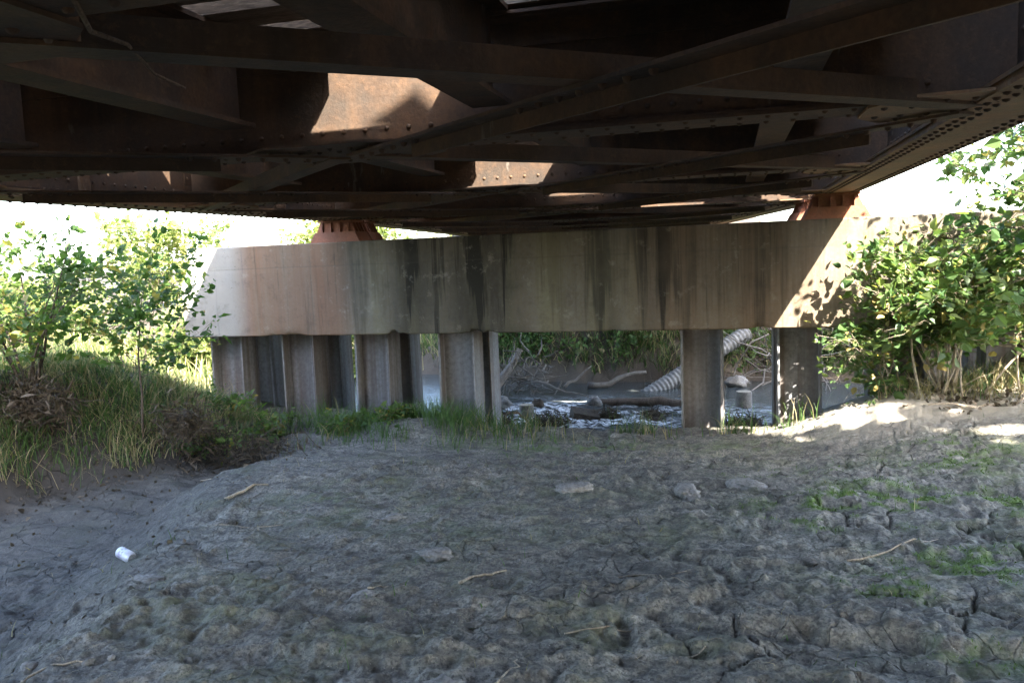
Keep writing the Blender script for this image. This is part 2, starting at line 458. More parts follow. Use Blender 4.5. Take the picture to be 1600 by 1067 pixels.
def mat_leaf(name, stops, trans=.4, rough=.55, tcol=1.6):
    t = NT(name, rough, .35)
    c = t.ramp(t.attr('rnd'), stops)
    t.l.new(c, t.b.inputs['Base Color'])
    tr = t.n.new('ShaderNodeBsdfTranslucent')
    bright = t.mix(1.0, c, (tcol, tcol * 1.05, tcol * .6), 'MULTIPLY')
    t.l.new(bright, tr.inputs[0])
    ms = t.n.new('ShaderNodeMixShader'); ms.inputs[0].default_value = trans
    t.l.new(t.b.outputs[0], ms.inputs[1]); t.l.new(tr.outputs[0], ms.inputs[2]); t.l.new(ms.outputs[0], t.out.inputs[0])
    return t.m

def mat_plain(name, a, b, sc=8, rough=.85, bump=.004, stretch=None, spec=.25):
    t = NT(name, rough, spec)
    co = t.scale(stretch) if stretch else None
    n = t.noise(sc, 6, .65, co=co); n2 = t.noise(sc * 6, 4, .6, co=co)
    c = t.mix(t.ramp(n, [(.3, 0), (.7, 1)]), a, b)
    c = t.mix(t.ramp(n2, [(.38, .6), (.6, 0)]), c, tuple(v * .45 for v in a))
    t.bump(t.math('ADD', t.math('MULTIPLY', n, .6), t.math('MULTIPLY', n2, .4)), bump, 1.0)
    return t.color(c)

def mat_water():
    t = NT('creek_water', .06, .5)
    t.b.inputs['IOR'].default_value = 1.33
    f = t.math('MULTIPLY', t.attr('foam'), t.ramp(t.noise(1, 6, .7, co=t.scale((7, 22, 10))), [(.44, 0), (.60, 1)]))
    c = t.mix(f, (.045, .052, .052), (.75, .78, .8))
    t.l.new(t.math('ADD', t.math('MULTIPLY', f, .5), .05), t.b.inputs['Roughness'])
    t.bump(t.math('ADD', t.noise(1, 4, .6, co=t.scale((9, 16, 10))), t.math('MULTIPLY', t.noise(1, 3, .6, co=t.scale((30, 45, 30))), .3)), .02, .55)
    return t.color(c)

M_MUD = mat_mud()
M_CONC = mat_concrete()
M_STEEL = mat_steel('bridge_steel', (.029, .021, .016), (.088, .049, .026), (.040, .032, .025))
M_RUST = mat_steel('flange_rust', (.115, .075, .045), (.22, .12, .06), (.13, .112, .075), .05)
M_BEAR = mat_steel('bearing_rust', (.15, .06, .036), (.26, .10, .055), (.18, .082, .05), .06, streak=False)
M_PILE = mat_pile()
M_TIE = mat_plain('tie_timber', (.08, .062, .046), (.20, .16, .12), 3, .9, .006, (1.2, 9, 9))
M_RAIL = mat_plain('rail_steel', (.12, .06, .04), (.2, .1, .06), 12, .6)
M_WATER = mat_water()
M_BARK = mat_plain('bark', (.06, .045, .035), (.16, .125, .095), 9, .9, .01, (3, 3, .6))
M_PALEBARK = mat_plain('dry_stem', (.26, .205, .14), (.46, .39, .30), 9, .85, .004, (3, 3, .7))
M_DRIFT = mat_plain('driftwood', (.10, .088, .075), (.23, .205, .175), 7, .85, .008, (2, 2, 2))
M_CLOD = mat_plain('dried_mud', (.18, .17, .155), (.29, .272, .25), 9, .95, .008)
M_STONE = mat_plain('stone', (.13, .125, .115), (.28, .265, .245), 8, .85, .006)
M_DEBRIS = mat_plain('flood_debris', (.035, .028, .021), (.105, .082, .058), 16, .95, .01)
M_PIPE = mat_plain('plastic_pipe', (.13, .128, .122), (.22, .215, .205), 4, .6, .003)
M_LEAF_L = mat_leaf('leaf_left', [(0, (.025, .055, .014)), (.5, (.06, .105, .026)), (.88, (.11, .15, .035)), (1, (.26, .20, .05))], .45)
M_LEAF_R = mat_leaf('leaf_right', [(0, (.025, .06, .022)), (.45, (.07, .125, .04)), (.85, (.15, .19, .065)), (1, (.28, .22, .08))], .42, .42)
M_LEAF_BG = mat_leaf('leaf_far', [(0, (.07, .10, .025)), (.6, (.14, .17, .05)), (1, (.28, .25, .10))], .45)
M_LEAF_DRY = mat_leaf('leaf_dead', [(0, (.035, .026, .018)), (1, (.11, .08, .05))], .15)
M_GRASS = mat_leaf('grass_blade', [(0, (.03, .065, .015)), (.55, (.07, .125, .03)), (.72, (.17, .15, .07)), (1, (.34, .275, .165))], .3)
M_LEAF_WOOD = mat_leaf('leaf_wood', [(0, (.03, .055, .015)), (1, (.07, .10, .03))], .25)
M_MEADOW = mat_leaf('meadow_blade', [(0, (.09, .13, .03)), (.55, (.17, .20, .06)), (.72, (.30, .27, .12)), (1, (.46, .38, .22))], .35)
M_VINE = mat_leaf('bank_leaf', [(0, (.045, .08, .025)), (.6, (.09, .15, .045)), (.85, (.16, .17, .08)), (1, (.30, .25, .16))], .35)
M_MOSS = mat_leaf('moss_blade', [(0, (.05, .09, .015)), (.6, (.10, .17, .03)), (1, (.17, .24, .05))], .2)
M_STRAW = mat_leaf('straw', [(0, (.20, .15, .09)), (1, (.42, .34, .22))], .15)

# ------------------------------------------------------------------ ground sheet
def axis(parts):
    a = []
    for (s, e, st) in parts:
        n = max(1, int(round((e - s) / st))); a += list(np.linspace(s, e, n, endpoint=False))
    a.append(parts[-1][1]); return np.array(a)

gx = axis([(-900, -200, 175), (-200, -60, 28), (-60, -16, 4), (-16, -8, .5), (-8, -4.4, .05), (-4.4, .1, .0100), (.1, 1.9, .0080), (1.9, 3.2, .020), (3.2, 6, .12), (6, 12, .5), (12, 50, 4), (50, 200, 30), (200, 900, 175)])
yn = [2.15]
while yn[-1] < 8.8: yn.append(yn[-1] + max(.0095, .0046 * yn[-1]))
gy = np.concatenate([axis([(-900, -200, 175), (-200, -60, 28), (-60, -12, 4), (-12, 0, .4), (0, 2.0, .1)]), np.array(yn), axis([(8.87, 16.5, .06), (16.5, 24, .3), (24, 60, 3), (60, 200, 28), (200, 900, 175)])])
GX, GY = np.meshgrid(gx, gy)
shape = GX.shape
fx, fy = GX.ravel(), GY.ravel()
fz = terrain(fx, fy)
near = (fx > -16) & (fx < 12) & (fy > -4) & (fy < 24)
fz[near] += detail(fx[near], fy[near])
far_f = sm((np.hypot(fx, fy) - 40) / 60)
fz = fz * (1 - far_f)
moss = np.zeros_like(fx)
moss[near] = moss_mask(fx[near], fy[near])
soil = np.maximum(sm((x_foot(fy) + .45 - fx) / .7), sm((fy - 9.0) / .8))
soil = np.maximum(soil, sm((fx - 5) / 2))
soil[near] = np.clip(soil[near] + .0 * fx[near], 0, 1)
damp_shade = sm((x_mound(fy) + .55 - fx) / 1.3) * sm((9 - fy) / 1.0)  # left gully and mound slope: damp soil and shade put into the colour
sand = .9 * sm((fx - .5) / .9) * sm((fy - 6.9) / .7) * sm((9.4 - fy) / .8)
ny, nx = shape
idx = np.arange(nx * ny).reshape(ny, nx)
F = np.stack([idx[:-1, :-1], idx[:-1, 1:], idx[1:, 1:], idx[1:, :-1]], -1).reshape(-1, 4)
gm = np_mesh('ground', np.stack([fx, fy, fz], -1), F, M_MUD, {'moss': moss, 'soil': soil, 'sand': sand, 'damp_shade': damp_shade}, True)
ground = link('ground', gm); ground['kind'] = 'structure'
ground['label'] = 'grey cracked mud flat with moss patches and earthen banks'

# creek water
wx = axis([(-16, -6, .4), (-6, 4, .045), (4, 14, .4)]); wy = axis([(8.9, 10, .1), (10, 14.6, .035), (14.6, 24, .4)])
WX, WY = np.meshgrid(wx, wy); sx_, sy_ = WX.ravel(), WY.ravel()
rap = np.exp(-((sx_ + 2.3) / 1.9) ** 2 - ((sy_ - 11.0) / 1.05) ** 2)
rap = np.clip(rap * 1.3 + .55 * np.exp(-((sx_ + .6) / .8) ** 2 - ((sy_ - 11.3) / .5) ** 2), 0, 1)
wz = WATER_Z + rap * (.075 * fbm(sx_ * 3.5, sy_ * 7, 301, 3) + .035 * fbm(sx_ * 9, sy_ * 16, 303, 2)) + .004 * fbm(sx_ * 3, sy_ * 5, 305, 3)
foam = np.clip(rap * sm(fbm(sx_ * 1.6, sy_ * 3.2, 307, 3) * 1.8 + .55) * 1.25, 0, 1)
ny, nx = WX.shape; idx = np.arange(nx * ny).reshape(ny, nx)
F = np.stack([idx[:-1, :-1], idx[:-1, 1:], idx[1:, 1:], idx[1:, :-1]], -1).reshape(-1, 4)
water = link('water', np_mesh('water', np.stack([sx_, sy_, wz], -1), F, M_WATER, {'foam': foam}, True)); water['kind'] = 'structure'
water['label'] = 'shallow creek with white riffles flowing behind the pier'

# ------------------------------------------------------------------ pier
PIER_Y0, PIER_Y1, CAP0, CAP1 = 8.6, 9.95, .76, 1.83
pier = tag(empty('bridge_pier', (-1.7, 9.27, -.2)), 'stained concrete pier cap standing on rusty steel piles', 'bridge pier')
def cap_mesh():
    xs = np.linspace(-6.42, 3.02, 190); n = 96
    b = .014
    prof = []
    for (y0, z0, y1, z1, k) in ((PIER_Y0 + b, CAP0, PIER_Y1 - b, CAP0, 12), (PIER_Y1, CAP0 + b, PIER_Y1, CAP1 - b, 14), (PIER_Y1 - b, CAP1, PIER_Y0 + b, CAP1, 12), (PIER_Y0, CAP1 - b, PIER_Y0, CAP0 + b, 34)):
        for i in range(k):
            s = i / (k - 1); prof.append((y0 + (y1 - y0) * s, z0 + (z1 - z0) * s))
    prof = np.array(prof); npf = len(prof)
    Xg, K = np.meshgrid(xs, np.arange(npf), indexing='ij')
    Yg = prof[K, 0].copy(); Zg = prof[K, 1].copy()
    cutl = np.clip(-6.20 - Xg, 0, 9) * 2.0; cutr = np.clip(Xg - 2.80, 0, 9) * 2.0
    top = CAP1 - np.maximum(cutl, cutr)
    Zg = CAP0 + (Zg - CAP0) * (top - CAP0) / (CAP1 - CAP0)
    bul = .010 * fbm(Xg * 1.2, Zg * 2 + Yg, 401, 3) + .004 * fbm(Xg * 7, Zg * 7 + Yg * 7, 403, 3)
    frontf = np.abs(Yg - PIER_Y0) < .03
    Yg = np.where(frontf, Yg + bul, Yg)
    # board-joint line and spalled patches along the bottom edge
    Yg = np.where(frontf, Yg + .004 * np.exp(-((Zg - 1.56) / .012) ** 2), Yg)
    edge = np.exp(-((Zg - CAP0) / .045) ** 2)
    for (sx, w, d) in ((-5.05, .22, .035), (-3.65, .10, .04), (-2.72, .10, .045), (-2.55, .05, .03), (.30, .09, .025), (-1.2, .06, .02)):
        g = np.exp(-((Xg - sx) / w) ** 4) * edge * (.55 + .6 * fbm(Xg * 22, Zg * 22, 411, 2))
        Zg = Zg + np.where(frontf | (np.abs(Zg - CAP0) < .03), g * d, 0); Yg = Yg + np.where(frontf, g * d, 0)
    V = np.stack([Xg, Yg, Zg], -1).reshape(-1, 3)
    idx = np.arange(len(V)).reshape(len(xs), npf)
    nxt = np.roll(idx, -1, axis=1)
    F = np.stack([idx[:-1], idx[1:], nxt[1:], nxt[:-1]], -1).reshape(-1, 4)
    V -= np.array([0, 0, 0])
    m = np_mesh('cap', V, F, M_CONC, None, True)
    # close the ends
    V2 = V; 
    me = bpy.data.meshes.new('cap')
    faces = [tuple(f) for f in F.tolist()] + [tuple(idx[0].tolist()), tuple(reversed(idx[-1].tolist()))]
    me.from_pydata(V2.tolist(), [], faces); me.update(); me.materials.append(M_CONC)
    me.polygons.foreach_set('use_smooth', [True] * len(F) + [False, False]); me.set_sharp_from_angle(angle=math.radians(28))
    bpy.data.meshes.remove(m)
    return me
cap = link('pier_cap', cap_mesh(), pier); cap.location = (1.7, -9.27, .2)
mb = MB(); w, dpt, th = .43, .36, .022
mb.box((-w / 2, -dpt / 2, -2.0), (-w / 2 + th, dpt / 2, 0)); mb.box((w / 2 - th, -dpt / 2, -2.0), (w / 2, dpt / 2, 0)); mb.box((-w / 2 + th, -.011, -2.0), (w / 2 - th, .011, 0))
pile_mesh = mb.mesh('pile', M_PILE)
for k, px in enumerate((-6.0, -5.02, -4.06, -3.02, -.29, .68, 1.66, 2.62)):
    for r, py in enumerate((8.97, 9.62)):
        p = link('pile', pile_mesh, pier, (px + 1.7, py - 9.27, CAP0 + .015 + .2))
        p.rotation_euler = (math.radians((-.8, 1.2)[r]), math.radians((.2, -.3, .3, .1)[(k + r) % 4]), math.radians((1, -1.5, .5)[(k + r) % 3]))

# ------------------------------------------------------------------ bridge spans
ZB = 2.08
FBZ = 2.10
PANEL = 2.58
GR = 1.06; GL = -4.37
STR = (.25, -.95, -2.15, -3.35)
def girder(span, xw, y0, y1, fbs, inner, ox):
    """plate girder: web, flange angles, cover plates; inner = +1/-1 side the floor beams are on"""
    top = 4.0
    g = MB()
    X = xw - ox
    g.box((X - .007, y0, ZB + .05), (X + .007, y1, top - .05))
    for s in (-1, 1):
        a, b = sorted((X + s * .0072, X + s * .021)); g.box((a, y0 + .002, ZB + .064), (b, y1 - .002, ZB + .20)); g.box((a, y0 + .002, top - .2), (b, y1 - .002, top - .064))
        a, b = sorted((X + s * .0072, X + s * .155)); g.box((a, y0 + .004, ZB + .0505), (b, y1 - .004, ZB + .064)); g.box((a, y0 + .004, top - .064), (b, y1 - .004, top - .0505))
    girder_o = g.build('girder', M_STEEL, span)
    c = MB(); c.box((X - .178, y0 - .003, ZB + .035), (X + .178, y1 + .003, ZB + .050)); c.box((X - .18, y0 - .006, ZB), (X + .18, y1 + .006, ZB + .016)); c.box((X - .172, y0, ZB + .0175), (X + .172, y1, ZB + .0335))
    c.build('cover_plate', M_RUST, girder_o)
    c = MB(); c.box((X - .178, y0 - .003, top - .05), (X + .178, y1 + .003, top - .01)); c.build('cover_plate', M_STEEL, girder_o)
    rv = MB()
    yy = y0 + .06; k = 0
    while yy < y1:
        for j, dx in enumerate((-.145, -.10, .10, .145)):
            rv.dome((X + dx, yy + (.055 if j % 2 else 0), ZB), (0, 0, -1), .018, .013)
        for dx in (-1, 1):
            rv.dome((X + dx * .021, yy, ZB + .15), (dx, 0, 0), .017, .012)
            rv.dome((X + dx * .13, yy, ZB + .064), (0, 0, 1), .017, .010)
        yy += .11
    # stiffeners
    ys = []
    for f, f2 in zip(fbs, fbs[1:] + [y1 + 1]): ys += [f, (f + f2) / 2]
    for yst in ys:
        if not (y0 + .1 < yst < y1 - .1): continue
        st = MB()
        for s in (-1, 1):
            a, b = sorted((X + s * .022, X + s * .125)); st.box((a, yst + .0185, ZB + .066), (b, yst + .0305, top - .066))
            a, b = sorted((X + s * .0075, X + s * .0195)); st.box((a, yst - .09, ZB + .202), (b, yst + .09, top - .202))
            zz = ZB + .26
            while zz < 3.0:
                for dy in (-.06, .06): rv.dome((X + s * .0195, yst + dy, zz + (.05 if dy > 0 else 0)), (s, 0, 0), .017, .012)
                zz += .11
        st.build('stiffener', M_STEEL, girder_o)
    rv.build('rivets', M_STEEL, girder_o, True, kind='stuff')
    return girder_o

def make_span(name, label, origin, rz, y0, y1, fbs, openings):
    """origin: world position of the span's local (0,0); geometry is along local Y, x relative to the bridge axis at -1.7"""
    ox = -1.7
    span = tag(empty(name, origin, rz), label, 'railway bridge', 'riveted plate girder spans')
    girder(span, GR, y0, y1, fbs, -1, ox); girder(span, GL, y0, y1, fbs, 1, ox)
    xr, xl = GR - .023 - ox, GL + .023 - ox
    for f in fbs:
        b = MB(); zt = 2.60
        b.box((xl, f - .006, FBZ + .03), (xr, f + .006, zt - .03))
        for s in (-1, 1):
            a, c = sorted((f + s * .0062, f + s * .018)); b.box((xl + .1, a, FBZ + .026), (xr - .1, c, FBZ + .125)); b.box((xl + .1, a, zt - .125), (xr - .1, c, zt - .026))
            a, c = sorted((f + s * .0062, f + s * .105)); b.box((xl + .1, a, FBZ + .0135), (xr - .1, c, FBZ + .026)); b.box((xl + .1, a, zt - .026), (xr - .1, c, zt - .0135))
        b.box((xl + .2, f - .12, FBZ), (xr - .2, f + .12, FBZ + .013)); b.box((xl + .2, f - .12, zt - .013), (xr - .2, f + .12, zt))
        fb = b.build('floor_beam', M_STEEL, span)
        rv = MB(); xx = xl + .25
        while xx < xr - .25:
            for s in (-1, 1):
                rv.dome((xx, f + s * .018, FBZ + .085), (0, s, 0), .016, .011); rv.dome((xx + .05, f + s * .075, FBZ), (0, 0, -1), .016, .012)
            xx += .105
        rv.build('rivets', M_STEEL, fb, True, kind='stuff')
    # stringers between the floor beams
    for xs in STR:
        b = MB(); X = xs - ox
        ends = [y0 + .05] + list(fbs) + [y1 - .05]
        for a, c in zip(ends[:-1], ends[1:]):
            if c - a < .3: continue
            a += .12; c -= .12
            b.box((X - .006, a, 2.24), (X + .006, c, 2.60)); b.box((X - .085, a + .002, 2.22), (X + .085, c - .002, 2.2395)); b.box((X - .085, a + .002, 2.6005), (X + .085, c - .002, 2.62))
        b.build('stringer', M_STEEL, span)
    # lateral bracing: two X panels per bay, gusset plates at the nodes
    xc = -1.68 - ox
    ang = MB
    allf = [fbs[0] - PANEL] + list(fbs) + [fbs[-1] + PANEL]
    for a, c in zip(fbs[:-1], fbs[1:]):
        for (xa, xb) in ((xc, xr - .12), (xc, xl + .12)):
            sgn = 1 if xb > xa else -1
            p = Vector((xa, a, 0)); q = Vector((xb, c, 0)); d = (q - p).normalized()
            l = MB(); p1 = p + d * .10; q1 = q - d * .05
            l.bar((p1.x, p1.y, 2.082), (q1.x, q1.y, 2.082), .10, .0115)
            p2 = p + d * .42; q2 = q - d * .40
            l.bar((p2.x, p2.y, 2.120), (q2.x, q2.y, 2.120), .012, .064, ow=sgn * .044)
            la = l.build('lateral_brace', M_STEEL, span)
            p = Vector((xa, c, 0)); q = Vector((xb, a, 0)); d = (q - p).normalized()
            l = MB(); p1 = p + d * .10; q1 = q - d * .05
            l.bar((p1.x, p1.y, 2.068), (q1.x, q1.y, 2.068), .10, .0115)
            p2 = p + d * .55; q2 = q - d * .5; l.bar((p2.x, p2.y, 2.036), (q2.x, q2.y, 2.036), .012, .052, ow=-sgn * .044)
            lb = l.build('lateral_brace', M_STEEL, span)
            rv = MB(); L = (q - p).length; s = .18
            side = Vector((-d.y, d.x, 0))
            while s < L - .12:
                pt = p + d * s
                if s < .75 or s > L - .75 or abs(s - L / 2) < .35: rv.dome((pt.x + side.x * sgn * -.012, pt.y + side.y * sgn * -.012, 2.0620), (0, 0, -1), .018, .020)
                s += .10
            rv.build('rivets', M_STEEL, lb, True, kind='stuff')
    for f in fbs:
        for gxx, wdx in ((xr - .27, .52), (xl + .27, .52), (xc, .85)):
            g = MB(); hw = wdx / 2; mat = M_RUST
            if gxx == xc: pts = [(-hw, -.16), (-hw * .55, -.32), (hw * .55, -.32), (hw, -.16), (hw, .16), (hw * .55, .32), (-hw * .55, .32), (-hw, .16)]
            else:
                s = 1 if gxx > xc else -1
                pts = [(s * hw, -.34), (s * hw, .34), (-s * hw * .6, .30), (-s * hw, .13), (-s * hw, -.13), (-s * hw * .6, -.30)]
                if s < 0: pts.reverse()
            n = len(pts)
            g.add([(gxx + u, f + v, 2.0885) for u, v in pts] + [(gxx + u, f + v, 2.0995) for u, v in pts],
                  [tuple(range(n)), tuple(reversed(range(n, 2 * n)))] + [(k, n + k, n + (k + 1) % n, (k + 1) % n) for k in range(n)])
            go = g.build('gusset_plate', M_STEEL if gxx == xc else M_RUST, span)
            rv = MB()
            for u in np.arange(-hw + .06, hw - .03, .095):
                for v in (-.20, -.11, .11, .20):
                    if abs(u) + abs(v) * .8 < hw + .05: rv.dome((gxx + u, f + v, 2.0885), (0, 0, -1), .017, .012)
            rv.build('rivets', M_STEEL, go, True, kind='stuff')
    # ties
    lens = {}
    def tie(x0, x1, y):
        key = round(x1 - x0, 2)
        if key not in lens:
            b = MB(); h = key / 2; c = .008
            b.add([(sx * (h - (c if e else 0)), sy * (.115 - (0 if e else c)), sz * .11) for sx in (-1, 1) for e in (0,) for sy in (-1, 1) for sz in (-1, 1)],
                  [(0, 1, 3, 2), (4, 6, 7, 5), (0, 4, 5, 1), (2, 3, 7, 6), (0, 2, 6, 4), (1, 5, 7, 3)])
            lens[key] = b.mesh('tie', M_TIE)
        o = link('tie', lens[key], span, ((x0 + x1) / 2 - ox, y + random.uniform(-.015, .015), 2.738 + random.uniform(-.004, .004)))
        o.rotation_euler = (0, 0, random.uniform(-.006, .006))
    y = y0 + .15
    while y < y1 - .1:
        if openings and any(f - .57 < y < f - .22 for f in fbs):
            tie(-.85, .62, y); tie(-4.12, -1.58, y)
        else:
            tie(-4.12, .62, y)
        y += .345
    return span

fb1 = [-6.4, -3.86, -1.28, 1.28, 3.5, 6.07, 8.66]
make_span('bridge_span', 'rusty riveted girder span overhead in front of the pier', (-1.7, 0, 0), 0, -7.0, 9.16, fb1, True)
fb2 = [.55 + PANEL * i for i in range(0, 7)]
make_span('bridge_span', 'farther rusty girder span running on behind the pier cap', (-1.7, 9.26, 0), EANG, .03, 16.6, fb2, False)

# bearings
def make_bearing(loc, rz, label):
    b = tag(empty('bearing_shoe', loc, rz), label, 'bridge bearing', 'cast bearing shoes on the pier cap')
    def frus(mb, w0, w1, d0, d1, z0, z1):
        mb.add([(-w0 / 2, -d0 / 2, z0), (w0 / 2, -d0 / 2, z0), (w0 / 2, d0 / 2, z0), (-w0 / 2, d0 / 2, z0), (-w1 / 2, -d1 / 2, z1), (w1 / 2, -d1 / 2, z1), (w1 / 2, d1 / 2, z1), (-w1 / 2, d1 / 2, z1)],
               [(0, 3, 2, 1), (4, 5, 6, 7), (0, 1, 5, 4), (1, 2, 6, 5), (2, 3, 7, 6), (3, 0, 4, 7)])
    m = MB(); frus(m, .62, .50, .52, .50, 0, .115); m.build('base', M_BEAR, b)
    m = MB(); frus(m, .40, .34, .36, .36, .1145, .226); m.build('core', M_BEAR, b)
    m = MB(); frus(m, .42, .42, .50, .50, .2255, .247); m.build('sole_plate', M_BEAR, b)
    for x in (-.165, -.055, .055, .165):
        m = MB(); frus(m, .020, .020, .49, .47, .115, .2258)
        o = m.build('rib', M_BEAR, b); o.location = (x, 0, 0)
    for y in np.linspace(-.2, .2, 6):
        m = MB(); frus(m, .49, .39, .018, .018, .1148, .2254)
        o = m.build('rib', M_BEAR, b); o.location = (0, float(y), 0)
    return b
make_bearing((GL, 8.90, CAP1), 0, 'orange rusted ribbed bearing shoe under the left girder in front')
make_bearing((GR - .03, 8.90, CAP1), 0, 'orange rusted ribbed bearing shoe at the sunlit end of the cap')
c, s = math.cos(EANG), math.sin(EANG)
for xg, lab in ((GL, 'rear bearing shoe under the left girder of the farther span'), (GR, 'rear bearing shoe under the right girder of the farther span')):
    u = xg + 1.7; v = .33
    make_bearing((-1.7 + u * c - v * s, 9.26 + u * s + v * c, CAP1), EANG, lab)

# abutments (behind the camera and at the far end)
def abutment(loc, rz, label):
    a = tag(empty('bridge_abutment', loc, rz), label, 'bridge abutment')
    m = MB(); m.box((-4.2, -1.4, -1.5), (4.2, 0, 1.98)); m.build('seat', M_CONC, a)
    m = MB(); m.box((-4.2, -1.4, 1.981), (4.2, -.75, 3.6)); m.build('backwall', M_CONC, a)
abutment((-1.7, -6.55, 0), 0, 'concrete bridge seat in the embankment behind the viewer')
abutment((-1.7 - 16.2 * s, 9.26 + 16.2 * c, 0), math.pi + EANG, 'concrete bridge seat at the far end of the bridge')

# ------------------------------------------------------------------ vegetation helpers
LT = np.array([(0, 0, 0), (.16, .30, .05), (.50, .34, .10), (1, 0, -.14), (.50, -.34, .10), (.16, -.30, .05)])
LTN = np.array([(0, 0, 0), (.25, .07, .02), (.6, .07, .05), (1, 0, -.18), (.6, -.07, .05), (.25, -.07, .02)])
LF = np.array([(0, 1, 2, 3), (0, 3, 4, 5)])
def leaf_mesh(name, P, D, size, mat, rng, narrow=False, upb=.8, rnd=None):
    n = len(P)
    D = D + rng.normal(0, .55, (n, 3)); D /= np.linalg.norm(D, axis=1, keepdims=True) + 1e-9
    N = rng.normal(0, .6, (n, 3)) + np.array([0, 0, upb])
    S = np.cross(N, D); S /= np.linalg.norm(S, axis=1, keepdims=True) + 1e-9
    N = np.cross(D, S)
    T = LTN if narrow else LT
    sz = size * np.clip(rng.lognormal(-.12, .38, n), .3, 1.9)
    V = P[:, None, :] + sz[:, None, None] * (T[None, :, 0:1] * D[:, None, :] + T[None, :, 1:2] * S[:, None, :] + T[None, :, 2:3] * N[:, None, :])
    F = (np.arange(n) * 6)[:, None, None] + LF[None]
    if rnd is None: rnd = np.clip(.5 + .45 * fbm(P[:, 0] * 3 + P[:, 2] * 2.1, P[:, 1] * 3 - P[:, 2] * 1.7, 7, 2) + rng.normal(0, .17, n) + (rng.random(n) < .035) * .6, 0, 1)
    return np_mesh(name, V.reshape(-1, 3), F.reshape(-1, 4), mat, {'rnd': np.repeat(rnd, 6)}, False)

def plant(name, label, cat, base, H, R, nst, nleaf, lsize, lmat, wmat, seed, lean=(0, 0), t0=.25, r0=.02, nb=9, spread=.35, droop=.15, parts=('stem', 'foliage'), group=None, upb=.8, flat=.6, dead=False):
    rng = np.random.default_rng(seed)
    root = tag(empty(name, base), label, cat, group)
    wood = MB(); P = []; D = []; Wt = []
    for s in range(nst):
        a = rng.uniform(0, 2 * math.pi); sp = spread * (rng.uniform(.3, 1) if nst > 1 else .15)
        h = H * rng.uniform(.75, 1.0) if nst > 1 else H
        p = np.array([rng.normal(0, .05) * (nst > 1), rng.normal(0, .05) * (nst > 1), -.06]); pts = [p]
        d = np.array([math.cos(a) * sp + lean[0], math.sin(a) * sp + lean[1], 1.0])
        nseg = 9
        for k in range(nseg):
            d = d + rng.normal(0, .07, 3); d /= np.linalg.norm(d)
            p = p + d * h / nseg; pts.append(p)
        pts = np.array(pts)
        r = r0 * rng.uniform(.7, 1.1)
        wood.tube(pts, [r * (1 - .85 * k / nseg) for k in range(nseg + 1)], 6)
        for b in range(nb):
            t = t0 + (1 - t0) * (b + rng.random()) / nb
            f = t * nseg; i = min(int(f), nseg - 1); q = pts[i] + (pts[i + 1] - pts[i]) * (f - i)
            az = rng.uniform(0, 2 * math.pi)
            bl = R * rng.uniform(.55, 1.05) * (1.05 - .55 * t) * (.55 + .9 * min(1, (t - t0) / .3 + .3) if t0 < .9 else 1)
            bd = np.array([math.cos(az), math.sin(az), flat * rng.uniform(.3, 1.3)]); bd /= np.linalg.norm(bd)
            bp = [q]; dd = bd.copy()
            for k in range(5):
                dd = dd + rng.normal(0, .13, 3) + np.array([0, 0, -droop * .4]); dd /= np.linalg.norm(dd)
                bp.append(bp[-1] + dd * bl / 5)
            bp = np.array(bp); br = r * .42 * (1.1 - t)
            br = max(br, .0025)
            wood.tube(bp, [br * (1 - .8 * k / 5) for k in range(6)], 4, False)
            for k in range(1, 6):
                P.append(bp[k]); D.append(dd); Wt.append(.6 + .25 * k)
                for j in range(2):
                    az2 = rng.uniform(0, 2 * math.pi); td = dd * .7 + np.array([math.cos(az2), math.sin(az2), rng.uniform(-.3, .5)]) * .8
                    td /= np.linalg.norm(td); tl = bl * rng.uniform(.15, .38)
                    e = bp[k] + td * tl
                    wood.tube([bp[k], bp[k] + td * tl * .5 + rng.normal(0, .01, 3), e], [br * .5, br * .35, br * .2], 3, False)
                    for q2 in (.45, .75, 1.0): P.append(bp[k] + td * tl * q2); D.append(td); Wt.append(1.0)
    wood.build(parts[0], wmat, root, True)
    if nleaf:
        P = np.array(P); D = np.array(D); Wt = np.array(Wt); Wt /= Wt.sum()
        ii = rng.choice(len(P), nleaf, p=Wt)
        PP = P[ii] + rng.normal(0, lsize * .55, (nleaf, 3)); 
        link(parts[1], leaf_mesh(parts[1], PP, D[ii], lsize, lmat, rng, upb=upb), root)
    return root

